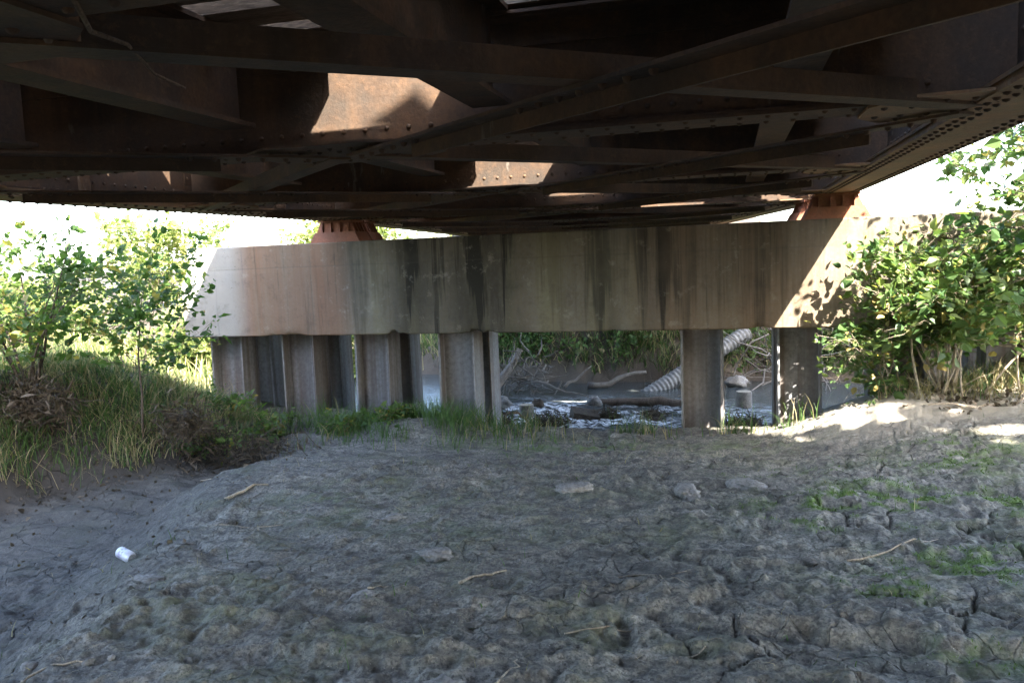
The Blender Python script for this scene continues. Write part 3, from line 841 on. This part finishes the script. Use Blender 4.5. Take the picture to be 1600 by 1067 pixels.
def blades(name, label, N, xr, yr, prob, hgt, mat, seed, wid=.006, lean=.5, dry=.25, parent=None, kind='stuff', zoff=0, hfun=None):
    rng = np.random.default_rng(seed)
    x = rng.uniform(*xr, N); y = rng.uniform(*yr, N)
    p = prob(x, y); k = rng.random(N) < p; x = x[k]; y = y[k]; n = len(x)
    z = ground_z(x, y) - .01 + zoff
    ok = z > WATER_Z - .03
    x, y, z = x[ok], y[ok], z[ok]; n = len(x)
    h = hgt * rng.uniform(.4, 1.25, n) * (hfun(x, y) if hfun else 1)
    a = rng.uniform(0, 2 * math.pi, n); bend = lean * rng.uniform(.1, 1.2, n)
    dx, dy = np.cos(a), np.sin(a); w = wid * rng.uniform(.6, 1.4, n)
    az = rng.uniform(0, 2 * math.pi, n); wx_, wy_ = np.cos(az) * w, np.sin(az) * w
    def pt(t, sgn):
        r = bend * h * t * t; zz = h * t * (1 - .35 * np.minimum(bend, 1.4) * t)
        k = 1 - t * .75
        return np.stack([x + dx * r + sgn * wx_ * k, y + dy * r + sgn * wy_ * k, z + zz], -1)
    V = np.stack([pt(0, -1), pt(0, 1), pt(.4, 1), pt(.4, -1), pt(.75, 1), pt(.75, -1), pt(1, 0)], 1)
    b = np.arange(n) * 7
    F = np.concatenate([np.stack([b, b + 1, b + 2, b + 3], -1), np.stack([b + 3, b + 2, b + 4, b + 5], -1), np.stack([b + 5, b + 4, b + 6, b + 6], -1)])
    # last face as a thin quad is degenerate: use triangles
    F3 = np.concatenate([np.stack([b, b + 1, b + 2], -1), np.stack([b, b + 2, b + 3], -1), np.stack([b + 3, b + 2, b + 4], -1), np.stack([b + 3, b + 4, b + 5], -1), np.stack([b + 5, b + 4, b + 6], -1)])
    patch = vn(x * 1.7, y * 1.7, seed) * .35
    rnd = np.where(rng.random(n) < dry + patch * .8, rng.uniform(.7, 1, n), rng.uniform(0, .6, n))
    m = np_mesh(name, V.reshape(-1, 3), F3, mat, {'rnd': np.repeat(rnd, 7)}, True)
    o = link(name, m, parent, kind=kind)
    if label: o['label'] = label
    return o

# ------------------------------------------------------------------ grass
def p_bank(x, y):
    b = sm((x_foot(y) - .02 + .45 * fbm(x * 1.5, y * 1.5, 501, 3) - x) / .45)
    return b * sm((9.0 - y) / .7) * (.35 + .65 * sm(fbm(x * 1.8, y * 1.8, 503, 3) * 2 + .7))
blades('bank_grass', 'long green and straw coloured grass on the left bank', 85000, (-9.5, -4.4), (3.0, 9.6), p_bank, .24, M_GRASS, 1, .0045, 1.0, .28)
blades('dry_grass', 'flattened dry straw lying over the left bank', 9000, (-9, -4.6), (3.4, 9.0), lambda x, y: p_bank(x, y) * sm(fbm(x * 1.1, y * 1.1, 505, 2) * 2 + .5), .46, M_GRASS, 2, .003, 1.6, 1.0)
def p_crest(x, y):
    a = np.exp(-((x + 3.3) / .95) ** 2 - ((y - 8.15) / .45) ** 2) * 1.2
    b = .55 * np.exp(-((y - 8.35) / .20) ** 2) * sm((x + 3.2) / .4) * sm((1.2 - x) / 1.2) * sm(fbm(x * 2, y * 2, 507, 2) * 2 + .25)
    c = .35 * np.exp(-((x + 4.55) / .45) ** 2 - ((y - 7.8) / .6) ** 2)
    return np.clip(a + b + c, 0, 1) * sm(fbm(x * 3.0, y * 3.0, 509, 2) * 2 + .7)
blades('crest_grass', 'fresh green grass growing at the foot of the piles', 19000, (-5.2, 1.0), (7.0, 9.0), p_crest, .27, M_GRASS, 3, .0042, .8, .12)
blades('mud_grass', 'sparse green blades sprouting from the mud', 1800, (-4.6, 2.2), (2.5, 8.0), lambda x, y: sm((x - x_foot(y)) / .4) * sm(fbm(x * 2.6, y * 2.6, 511, 2) * 3 - .9), .10, M_GRASS, 4, .003, 1.2, .15)
blades('meadow_grass', 'sunlit meadow grass beyond the left bank', 42000, (-24, -5.3), (8.5, 26), lambda x, y: sm((y + .9 * (x + 5) * 0 - 9.0) / .8) * sm((-5.6 + .0 * y - x) / 1.0 + .4 * sm((y - 16) / 3)), .55, M_MEADOW, 5, .012, .5, .35)
def p_far(x, y):
    z = terrain(x, y)
    return sm((y - y_creek(x) - 1.2) / .5) * sm((z + .56 + .22 * fbm(x * 1.4, y * 1.4, 519, 2)) / .25) * (.35 + .65 * sm(fbm(x * 1.1, y * 1.1, 513, 3) * 2.2 + .75))
blades('far_bank_grass', 'grass and weeds hanging on the far creek bank', 60000, (-7, 3.5), (12.8, 16.5), p_far, .34, M_GRASS, 6, .009, 1.3, .38)
blades('bar_grass', 'dry sunlit grass under the bushes on the right', 7000, (1.1, 4.2), (6.9, 9.6), lambda x, y: sm((x - 1.25 + .5 * fbm(x * 2, y * 2, 515, 2)) / .8) * sm((y - 7.55) / .4), .30, M_GRASS, 7, .0045, 1.3, .75)

blades('moss', 'low tufts of green moss on the cracked mud at the right', 150000, (-.4, 2.4), (3.2, 7.0), lambda x, y: np.clip(moss_mask(x, y) * 1.5 - .15, 0, 1), .024, M_MOSS, 8, .0036, 1.0, -.6)
blades('mud_straw', 'short bits of straw scattered over the mud', 2600, (-4.6, 2.2), (2.4, 7.6), lambda x, y: .35 + .65 * sm(fbm(x * 1.5, y * 1.5, 521, 2) * 2),   .05, M_GRASS, 9, .0016, 2.6, 1.0)
# leafy ground cover
def ground_leaves(name, label, N, xr, yr, prob, size, mat, seed, zr):
    rng = np.random.default_rng(seed)
    x = rng.uniform(*xr, N); y = rng.uniform(*yr, N); k = rng.random(N) < prob(x, y); x, y = x[k], y[k]
    z = ground_z(x, y); ok = z > WATER_Z + .02; x, y, z = x[ok], y[ok], z[ok] + rng.uniform(*zr, ok.sum())
    P = np.stack([x, y, z], -1); D = rng.normal(0, 1, P.shape); D[:, 2] -= .4
    o = link(name, leaf_mesh(name, P, D, size, mat, rng), kind='stuff'); o['label'] = label
    return o
ground_leaves('bank_weeds', 'leafy weeds and vines covering the far creek bank', 60000, (-7, 3.5), (12.8, 16.2), lambda x, y: p_far(x, y) * sm(fbm(x * .9 + 5, y * .9, 517, 3) * 2.4 + .6), .08, M_VINE, 21, (.02, .38))
ground_leaves('dead_leaves', 'brown fallen leaves and litter in the shaded gully', 4200, (-6.2, -2.6), (3.0, 8.2), lambda x, y: np.clip(sm((x_foot(y) + .75 - x) / .7) + .12 * sm((x_mound(y) + .5 - x) / .6), 0, 1), .030, M_LEAF_DRY, 23, (.0, .02))
ground_leaves('bar_leaves', 'dry leaf litter under the bushes on the right', 1500, (1.0, 4.0), (7.4, 9.4), lambda x, y: sm((x - 1.3) / .8), .05, M_LEAF_DRY, 25, (0, .04))

# ------------------------------------------------------------------ bushes and trees in view, plus one added shade tree
def at(x, y, dz=0): return (x, y, gz(x, y) + dz)
plant('bush', 'many stemmed green bush leaning out over the left bank', 'bush', at(-6.35, 6.15, .02), 1.75, .75, 8, 1900, .062, M_LEAF_L, M_BARK, 101, (.12, .0), .35, .018, 9, .34, .1)
plant('bush', 'small leafy bush at the edge of the frame on the left', 'bush', at(-6.5, 5.4, .0), 1.25, .55, 6, 700, .06, M_LEAF_L, M_BARK, 103, (-.05, .0), .3, .014, 8, .4, .1)
plant('sapling', 'slim sapling with heart shaped leaves before the left cap end', 'sapling', at(-5.45, 6.55, 0), 1.62, .95, 1, 1250, .060, M_LEAF_L, M_BARK, 107, (.0, .0), .42, .020, 26, .2, .12, ('trunk', 'crown'))
plant('sapling', 'thin sapling behind the slim one on the sunny side', 'sapling', at(-6.9, 8.3, 0), 1.7, .8, 3, 500, .06, M_LEAF_L, M_BARK, 109, (.0, .0), .3, .018, 12, .3, .12, ('trunk', 'crown'))
plant('bush', 'dense dark green bush beside the sunlit cap end', 'bush', at(1.85, 8.05, 0), 1.42, .72, 12, 3000, .078, M_LEAF_R, M_PALEBARK, 111, (-.02, -.05), .40, .016, 9, .36, .12)
plant('bush', 'low bushy shrub reaching over the right pile', 'bush', at(1.42, 8.25, 0), .85, .55, 7, 1000, .07, M_LEAF_R, M_PALEBARK, 113, (-.1, -.05), .25, .010, 8, .5, .2)
plant('bush', 'pale sunlit bush at the right edge of the sand bar', 'bush', at(2.75, 8.3, 0), 1.6, .85, 10, 2300, .076, M_LEAF_R, M_PALEBARK, 117, (.0, -.05), .35, .016, 10, .4, .15)
plant('tree', 'small tree with loose twigs hanging beside the girder on the right', 'tree', at(3.05, 7.9, 0), 3.1, 1.55, 5, 3900, .08, M_LEAF_R, M_BARK, 119, (-.02, -.02), .38, .03, 14, .28, .25, ('trunk', 'crown'))
plant('tree', 'added shade tree with a high crown outside the right edge', 'tree', at(5.3, 7.4, 0), 8.6, 2.3, 4, 8500, .24, M_LEAF_WOOD, M_BARK, 123, (-.03, .03), .55, .07, 14, .22, .1, ('trunk', 'crown'))  # unseen tree, added so its high crown shades the far bank
plant('shrub', 'low shrub on the far bank beyond the right piles', 'shrub', at(2.6, 14.6, 0), 1.0, .8, 6, 2600, .09, M_LEAF_BG, M_BARK, 127, (0, 0), .15, .02, 9, .5, .2)
# trees of the wood edge behind the camera on the right (they shade the mud)
for k, (x, y, h, r) in enumerate(((4.3, .95, 7.0, 2.6), (4.1, -2.6, 6.5, 2.9), (7.2, -1.6, 8.5, 3.2))):
    plant('tree', ('broad tree growing beside the bridge right of the viewer', 'leafy tree close to the girder behind the viewer', 'tall tree farther out behind the viewer')[k], 'tree', at(x, y, 0), h, r, 4, 11000, .30, M_LEAF_WOOD, M_BARK, 131 + k, (0, 0), .22, .1, 16, .3, .1, ('trunk', 'crown'))
# sunlit trees and shrubs of the meadow
for k, (x, y, h, r, lab) in enumerate(((-9.5, 12.5, 1.35, 1.0, 'sunlit shrub just beyond the slim sapling'), (-12.2, 11.4, 1.6, 1.1, 'sunlit shrub behind the many stemmed bush'), (-7.9, 14.8, 1.2, 1.0, 'sunlit shrub seen past the left cap end'), (-16, 17, 2.2, 1.7, 'pale shrub in the meadow near the left edge'), (-12.5, 19.5, 2.1, 1.6, 'pale shrub in the meadow behind the sapling'), (-9.0, 21.5, 1.9, 1.5, 'pale shrub beyond the creek past the cap end'), (-22, 28, 3.4, 2.4, 'far tree at the edge of the meadow'), (-15.0, 31, 3.1, 2.4, 'far tree behind the meadow shrubs'))):
    plant('shrub' if h < 3 else 'tree', lab, 'shrub' if h < 3 else 'tree', at(x, y, 0), h, r, 5, 5200, .10 if h < 3 else .17, M_LEAF_BG, M_BARK, 151 + k, (0, 0), .12, .03, 12, .45, .12, ('stem', 'foliage') if h < 3 else ('trunk', 'crown'), 'sunlit meadow shrubs and trees')
# weeds round the piles
for k, (x, y, h, lab) in enumerate(((-4.05, 7.95, .26, 'leafy weed growing in front of the third pile'), (-4.75, 7.7, .34, 'leafy weed between the left piles'), (-5.35, 7.9, .6, 'tall thin weed in front of the leftmost pile'), (-3.6, 8.1, .22, 'small weed on the hump by the fourth pile'), (-5.0, 6.9, .45, 'bushy weed at the head of the gully'))):
    plant('weed', lab, 'weed', at(x, y, 0), h, .2, 4, 330, .05, M_LEAF_L, M_BARK, 171 + k, (0, 0), .2, .004, 5, .5, .2)

# ------------------------------------------------------------------ flood debris, roots, dead stems
def tangle(name, label, cat, c, size, n, mat, seed, rad=.006, ln=.35, group=None, flatz=.5):
    rng = np.random.default_rng(seed); mb = MB()
    for i in range(n):
        p = rng.normal(0, 1, 3) * np.array([size[0], size[1], size[2]]) * .5
        d = rng.normal(0, 1, 3); d[2] *= flatz; d /= np.linalg.norm(d); pts = [p]
        for k in range(4):
            d = d + rng.normal(0, .35, 3); d /= np.linalg.norm(d); pts.append(pts[-1] + d * ln / 4 * rng.uniform(.6, 1.3))
        r = rad * rng.uniform(.5, 1.6); mb.tube(pts, [r, r, r * .8, r * .6, r * .3], 4, False)
    root = tag(empty(name, c), label, cat, group)
    mb.build('stems', mat, root, True, kind='stuff')
    return root, rng
def clump(root, rng, size, n, ls, mat):
    P = rng.normal(0, .42, (n, 3)) * np.array(size); D = rng.normal(0, 1, (n, 3))
    link('dead_leaves', leaf_mesh('dead_leaves', P, D, ls, mat, rng, narrow=True), root, kind='stuff')
r, g = tangle('flood_debris', 'dark matted flood debris round the foot of the bush', 'debris', at(-6.2, 5.95, .12), (.42, .32, .22), 260, M_DEBRIS, 201, .005, .34, flatz=.7); clump(r, g, (.46, .36, .26), 1100, .09, M_LEAF_DRY)
r, g = tangle('flood_debris', 'brown clump of flood debris caught beside the sapling', 'debris', at(-5.02, 6.62, .42), (.30, .22, .16), 130, M_DEBRIS, 203, .004, .26); clump(r, g, (.36, .22, .24), 800, .07, M_LEAF_DRY)
r, g = tangle('flood_debris', 'drooping mat of dead grass at the head of the gully', 'debris', at(-4.72, 6.95, .10), (.55, .3, .12), 260, M_DEBRIS, 205, .003, .42); clump(r, g, (.8, .5, .2), 700, .08, M_LEAF_DRY)
r, g = tangle('root_tangle', 'tangle of pale roots at the waterline of the far bank', 'roots', (-3.3, 12.85, -.38), (.45, .3, .32), 80, M_DRIFT, 207, .011, .45, flatz=1.0)
r, g = tangle('brush_pile', 'bundle of bare pale branches leaning on the far bank', 'branches', (.95, 14.0, -.15), (.7, .4, .5), 70, M_DRIFT, 209, .010, 1.3, flatz=.8)

def stick(name, label, cat, pts, r0, r1, mat, group=None, n=5):
    base = pts[0]; mb = MB(); m = len(pts)
    mb.tube([tuple(np.array(p) - np.array(base)) for p in pts], [r0 + (r1 - r0) * k / (m - 1) for k in range(m)], n)
    o = mb.build(name, mat, None, True); o.location = base
    return tag(o, label, cat, group)
def wob(p, q, n, amp, seed):
    rng = np.random.default_rng(seed); p = np.array(p, float); q = np.array(q, float)
    off = np.cumsum(rng.normal(0, amp, (n, 3)), 0); tt = np.linspace(0, 1, n)[:, None]
    off = off - off[0] - tt * (off[-1] - off[0])
    return [tuple(v) for v in (p + (q - p) * tt + off)]
random.seed(11)
DS = [((1.62, 7.85), (-.10, .05, .95), .013, 'straight pale stem rising through the dark bush'), ((1.35, 8.0), (.06, .05, .62), .010, 'pale bare stem at the near edge of the bush'), ((1.95, 7.75), (-.12, .1, .85), .010, 'bent pale stem under the dark bush'),
      ((2.15, 7.55), (-.55, -.1, .02), .012, 'pale dead branch lying on the sand'), ((2.25, 7.5), (.45, .1, .42), .012, 'knotted dead branch rising from the sand'), ((2.10, 7.9), (.75, .1, .85), .012, 'long dead stem slanting up at the right edge'),
      ((1.75, 7.95), (.5, .05, .18), .009, 'thin dead twig lying low under the bush'), ((2.4, 7.8), (-.06, .0, .7), .010, 'crooked standing dead stem on the sand bar'), ((2.0, 8.1), (-.5, -.1, .12), .008, 'dead cane leaning left under the bush'), ((2.55, 7.6), (.5, -.1, .06), .012, 'dead branch lying at the right edge')]
for k, ((x, y), d, r, lab) in enumerate(DS):
    b = at(x, y, -.01); e = (b[0] + d[0], b[1] + d[1], b[2] + d[2] + .012)
    stick('dead_stem', lab, 'branch', wob(b, e, 8, .014, 300 + k), r, r * .45, M_PALEBARK, 'dead stems on the sand bar')
# sticks and straws lying on the mud
def lay(p, q, n, amp, seed, h=.006):
    pts = wob((*p, 0), (*q, 0), n, amp, seed); xs = [a[0] for a in pts]; ys = [a[1] for a in pts]
    zs = np.convolve(np.pad(ground_z(xs, ys), 1, 'edge'), np.ones(3) / 3, 'valid')
    zs = np.maximum(zs, ground_z(xs, ys))
    return [(a[0], a[1], float(z) + h) for a, z in zip(pts, zs)]
ST = [((.55, 4.22), (1.06, 4.66), .006, 'long bent straw lying beside the moss on the right', 'straw'), ((-.62, 3.92), (-.22, 3.98), .004, 'curved straw on the mud in the middle', 'straw'), ((-.35, 3.95), (-.20, 3.74), .004, 'short straw end pointing toward the viewer', 'straw'),
      ((-1.30, 3.66), (-1.10, 3.82), .009, 'pale split twig on the mud near the middle', 'twig'), ((-3.42, 4.86), (-3.30, 5.22), .013, 'curved grey stick on the edge of the gully', 'stick'), ((-2.78, 2.52), (-2.58, 2.68), .007, 'white splinter of wood in the bottom corner', 'stick'),
      ((-.70, 3.28), (-.42, 3.38), .004, 'straw lying below the middle of the mud', 'straw'), ((-.22, 3.14), (-.05, 3.3), .004, 'pair of dry stalks near the bottom edge', 'straw'), ((-1.70, 3.48), (-1.56, 3.62), .006, 'dark twig beside the pale clod', 'twig'),
      ((1.35, 4.95), (1.75, 5.05), .005, 'dry stalk on the moss at the right edge', 'straw'), ((-3.1, 4.28), (-2.7, 4.40), .005, 'dry stalk lying near the can', 'straw'), ((-4.6, 6.2), (-3.9, 6.6), .006, 'thin dry branch across the head of the gully', 'twig'), ((-.85, 2.75), (-.83, 2.98), .005, 'dry stalk standing near the bottom edge', 'straw')]
for k, (p, q, r, lab, cat) in enumerate(ST):
    stick(cat if cat != 'stick' else 'stick', lab, cat, lay(p, q, 9, .012, 400 + k, r * .6), r, r * .5, M_PALEBARK)

# ------------------------------------------------------------------ clods, stones, can
def rock(name, label, cat, c, size, mat, seed, flat=True, group=None, sub=14, crack=0, rz=0):
    rng = np.random.default_rng(seed); nu, nv = sub * 2, sub
    U, Vv = np.meshgrid(np.linspace(0, 2 * math.pi, nu, endpoint=False), np.linspace(0, math.pi, nv))
    dx, dy, dz = np.cos(U) * np.sin(Vv), np.sin(U) * np.sin(Vv), np.cos(Vv)
    r = 1 + .42 * fbm(dx * 1.6 + seed, dy * 1.6 + dz * 1.9, seed, 3) + .16 * fbm(dx * 5 + seed, dy * 5 + dz * 4, seed + 1, 2)
    if crack:
        e, cid = voro(dx * crack + seed, dy * crack + dz, seed + 5); r = r * (1 - .22 * sm((.12 - e) / .12)) * (.92 + .16 * cid)
    X, Y, Z = dx * r * size[0], dy * r * size[1], dz * r * size[2]
    if flat: Z = np.sign(Z) * np.abs(Z / size[2]) ** .6 * size[2]
    V = np.stack([X, Y, Z], -1).reshape(-1, 3); idx = np.arange(nu * nv).reshape(nv, nu); nx_ = np.roll(idx, -1, 1)
    F = np.stack([idx[:-1], idx[1:], nx_[1:], nx_[:-1]], -1).reshape(-1, 4)
    o = link(name, np_mesh(name, V, F, mat, None, True)); o.location = c; o.rotation_euler = (0, 0, rz)
    return tag(o, label, cat, group)
CL = [((-1.55, 4.02), (.105, .07, .035), 'cracked pale clod of dried mud in the middle of the flat', 5), ((-1.70, 3.42), (.075, .06, .028), 'pale clod of dried mud with a dark twig', 4), ((-.30, 5.45), (.15, .09, .045), 'broken mud clod nearer the middle pile', 5), ((.10, 5.65), (.13, .09, .04), 'broken mud clod beside the one in the middle distance', 5),
      ((-1.02, 5.3), (.12, .08, .035), 'flat mud clod in the middle distance', 4), ((.49, 4.60), (.055, .045, .03), 'brown lump beside the long straw', 0), ((.38, 4.25), (.05, .03, .015), 'small brown curled lump below the straw', 0), ((-2.95, 3.50), (.09, .05, .02), 'layered pale clod below the can', 5), ((-2.05, 4.62), (.07, .05, .02), 'pale mud flake left of the middle', 3), ((-1.05, 2.7), (.10, .08, .05), 'broken clod at the bottom edge', 5)]
for k, ((x, y), sz, lab, ck) in enumerate(CL):
    rock('mud_clod', lab, 'mud clod', at(x, y, sz[2] * .02), sz, M_CLOD if k not in (5, 6) else M_DRIFT, 500 + k, True, 'mud clods on the flat', 16, ck, k * .9)
SN = [((-2.84, 2.62), (.035, .03, .024), 'grey stone near the bottom corner'), ((-2.58, 2.66), (.028, .024, .018), 'pale stone beside the grey one in the corner'), ((-2.50, 2.70), (.016, .014, .012), 'smallest pale stone of the corner group'), ((-2.18, 2.76), (.022, .018, .018), 'lone white pebble near the bottom edge'), ((-2.28, 3.52), (.03, .02, .015), 'flat grey stone on the slope below the can')]
for k, ((x, y), sz, lab) in enumerate(SN): rock('stone', lab, 'stone', at(x, y, sz[2] * .4), sz, M_STONE, 530 + k, False, 'small stones on the mud', 10)

def can():
    t = NT('can_print', .35, .5); x, y, z = t.sep()
    c = t.mix(t.ramp(t.noise(9, 3), [(.5, 0), (.62, .7)]), (.52, .52, .56), (.34, .31, .42))
    c = t.mix(t.ramp(t.noise(30, 4), [(.55, 0), (.7, .5)]), c, (.3, .28, .26))
    band = t.math('MULTIPLY', t.ramp(t.math('ABSOLUTE', t.math('ADD', x, .012)), [(.0, 1), (.016, 1), (.018, 0)]), t.ramp(t.noise(1, 3, co=t.scale((60, 90, 90))), [(.48, 0), (.53, .8)]))
    c = t.mix(band, c, (.16, .11, .26))
    t.b.inputs['Metallic'].default_value = .2; m = t.color(c)
    ml = mat_plain('can_lid', (.45, .45, .45), (.6, .6, .6), 20, .35, .001, None, .5)
    root = tag(empty('drink_can', at(-3.37, 3.82, .030)), 'white drink can lying in the mud gully', 'can')
    root.rotation_euler = (math.radians(8), math.radians(10), math.radians(-18))
    n = 24; prof = [(-.061, .023), (-.058, .027), (-.050, .033), (.044, .033), (.052, .030), (.058, .0265), (.0605, .0268), (.062, .0255)]
    mb = MB(); V = []
    for (a, r) in prof:
        for k in range(n):
            th = 2 * math.pi * k / n; rr = r * (1 - .06 * max(0, math.cos(th - 1.1)) * math.exp(-((a + .01) / .03) ** 2)); V.append((a, rr * math.cos(th), rr * math.sin(th)))
    Fc = [(i * n + k, i * n + (k + 1) % n, (i + 1) * n + (k + 1) % n, (i + 1) * n + k) for i in range(len(prof) - 1) for k in range(n)]
    mb.add(V, Fc + [tuple(reversed(range(n)))]); mb.build('body', m, root, True)
    mb = MB(); mb.tube([(.0555, 0, 0), (.0575, 0, 0)], .0255, 20); mb.build('lid', ml, root)
    mb = MB(); mb.bar((.0582, -.012, 0), (.0582, .010, 0), .012, .0012, (1, 0, 0)); mb.build('tab', ml, root)
can()

# ------------------------------------------------------------------ things in and beyond the creek
def stump(c, r, h, label):
    root = tag(empty('timber_stump', c), label, 'stump', 'cut timber piles in the creek')
    mb = MB(); n = 18; V = []; rng = np.random.default_rng(int(abs(c[0]) * 100))
    jj = rng.normal(0, .03, n)
    for zz, k in ((-.5, 1.05), (h * .3, 1.0), (h - .012, .98), (h, .93)):
        for i in range(n):
            a = 2 * math.pi * i / n; rr = r * k * (1 + jj[i]); V.append((rr * math.cos(a), rr * math.sin(a), zz))
    mb.add(V, [(i * n + k, i * n + (k + 1) % n, (i + 1) * n + (k + 1) % n, (i + 1) * n + k) for i in range(3) for k in range(n)]); mb.build('side', M_DRIFT, root, True)
    mb = MB(); mb.add([(r * .93 * (1 + jj[i]) * math.cos(2 * math.pi * i / n), r * .93 * (1 + jj[i]) * math.sin(2 * math.pi * i / n), h + .001) for i in range(n)], [tuple(range(n))]); mb.build('cut_face', M_PALEBARK, root)
stump((-2.76, 10.95, WATER_Z), .105, .17, 'short cut timber stump in the white water')
stump((.18, 11.8, WATER_Z), .11, .22, 'taller sunlit timber stump between the right piles')
def log(name, label, cat, pts, r0, r1, mat=M_DRIFT, n=8): return stick(name, label, cat, pts, r0, r1, mat, None, n)
log('log', 'forked pale log lying at the foot of the far bank', 'log', wob((-2.3, 13.35, -.60), (-1.35, 13.55, -.42), 7, .03, 601), .055, .03)
log('log', 'leaning grey trunk at the roots by the waterline', 'log', wob((-3.75, 12.2, -.75), (-3.35, 12.95, .05), 6, .03, 603), .09, .05)
log('log', 'long dark log lying across the creek', 'log', wob((-2.0, 11.95, -.62), (-.35, 11.7, -.60), 9, .02, 605), .07, .06, M_BARK)
log('branch', 'thin driftwood branch reaching over the water', 'branch', wob((-3.1, 12.7, -.45), (-2.1, 12.3, -.62), 8, .03, 607), .025, .008)
log('branch', 'bare driftwood fork at the foot of the bank', 'branch', wob((-2.65, 13.1, -.6), (-2.25, 13.5, -.3), 6, .03, 609), .03, .01)
for k, (c, sz, n, lab) in enumerate((((-2.35, 10.45, -.64), (.26, .18, .09), 200, 'rounded clump of wet debris in the riffle'), ((-1.62, 10.95, -.64), (.16, .12, .08), 80, 'dark debris heaped against the block'), ((-3.0, 10.35, -.60), (.2, .15, .09), 90, 'small debris clump beside the rusty bar'), ((-1.05, 10.9, -.62), (.16, .12, .10), 70, 'little debris clump in mid stream'), ((-.45, 11.5, -.58), (.14, .12, .22), 60, 'debris caught behind the middle pile'), ((.15, 10.6, -.64), (.3, .2, .08), 120, 'dark debris mat between the right piles'))):
    r, g = tangle('debris_clump', lab, 'debris', c, sz, n, M_DEBRIS, 620 + k, .006, .22, 'debris in the creek'); 
    clump(r, g, sz, 500, .06, M_LEAF_DRY)
    rk = rock('core', '', '', (0, 0, -.05), (sz[0] * .8, sz[1] * .8, sz[2] * .75), M_DEBRIS, 640 + k, False, None, 10)
    rk.parent = r
    for key in ('label', 'category'): del rk[key]
mb = MB(); mb.add([(-.2, -.13, -.1), (.2, -.13, -.1), (.2, .13, -.1), (-.2, .13, -.1), (-.17, -.12, .10), (.19, -.11, .06), (.18, .13, .09), (-.19, .12, .13)], [(0, 3, 2, 1), (4, 5, 6, 7), (0, 1, 5, 4), (1, 2, 6, 5), (2, 3, 7, 6), (3, 0, 4, 7)])
o = mb.build('timber_block', M_DEBRIS); o.location = (-1.92, 10.82, -.64); o.rotation_euler = (.1, .12, .3); tag(o, 'square dark timber block stranded in the riffle', 'block')
for k, (c, sz, lab) in enumerate((((-1.95, 11.75, -.60), (.10, .08, .10), 'grey boulder on the log in the creek'), ((-1.05, 11.15, -.63), (.13, .09, .06), 'flat wet rock in mid stream'), ((-.55, 11.6, -.62), (.13, .10, .07), 'pale rock near the middle pile'), ((-3.3, 11.7, -.62), (.14, .11, .12), 'grey rock at the foot of the leaning trunk'), ((.10, 13.55, -.58), (.19, .15, .11), 'big round boulder at the foot of the far bank'), ((-2.75, 11.6, -.62), (.09, .08, .10), 'dark rock in the white water'))):
    rock('creek_rock', lab, 'rock', c, sz, M_STONE if k not in (1, 5) else M_DEBRIS, 660 + k, False, 'rocks along the creek', 12)
stick('rusty_bar', 'bent rusty bar sticking out of the riffle', 'bar', [(-3.2, 10.5, -.62), (-3.0, 10.48, -.52), (-2.75, 10.45, -.50), (-2.62, 10.42, -.60), (-2.55, 10.4, -.72)], .016, .016, M_RUST)
# corrugated drain pipe on the far bank
def pipe():
    p = np.array([-1.45, 13.05, -.82]); q = np.array([.27, 14.3, .14]); d = q - p; L = np.linalg.norm(d); d /= L
    s = np.cross(d, [0, 0, 1]); s /= np.linalg.norm(s); t = np.cross(s, d); n = 26; m = int(L / .012)
    V = []; 
    for i in range(m):
        a = i / (m - 1) * L; r = .125 + .009 * math.sin(a / .075 * 2 * math.pi)
        for k in range(n):
            th = 2 * math.pi * k / n; V.append(p + d * a + s * r * math.cos(th) + t * r * math.sin(th) - p)
    for i in range(m - 1, m - 12, -1):
        for k in range(n):
            th = 2 * math.pi * k / n; a = i / (m - 1) * L; V.append(d * (a) + s * .108 * math.cos(th) + t * .108 * math.sin(th))
    V = np.array(V); rows = len(V) // n; idx = np.arange(len(V)).reshape(rows, n); nx_ = np.roll(idx, -1, 1)
    F = np.stack([idx[:-1], idx[1:], nx_[1:], nx_[:-1]], -1).reshape(-1, 4)
    o = link('drain_pipe', np_mesh('drain_pipe', V, F, M_PIPE, None, True)); o.location = p
    tag(o, 'grey corrugated drain pipe lying down the far bank', 'pipe')
pipe()
# twig caught overhead
stick('hanging_twig', 'thin brown twig caught on the bracing overhead', 'twig', [(-1.15, 1.30, 2.10), (-1.22, 1.42, 2.075), (-1.25, 1.56, 2.085), (-1.31, 1.72, 2.06), (-1.33, 1.86, 2.055)], .006, .003, M_BARK)
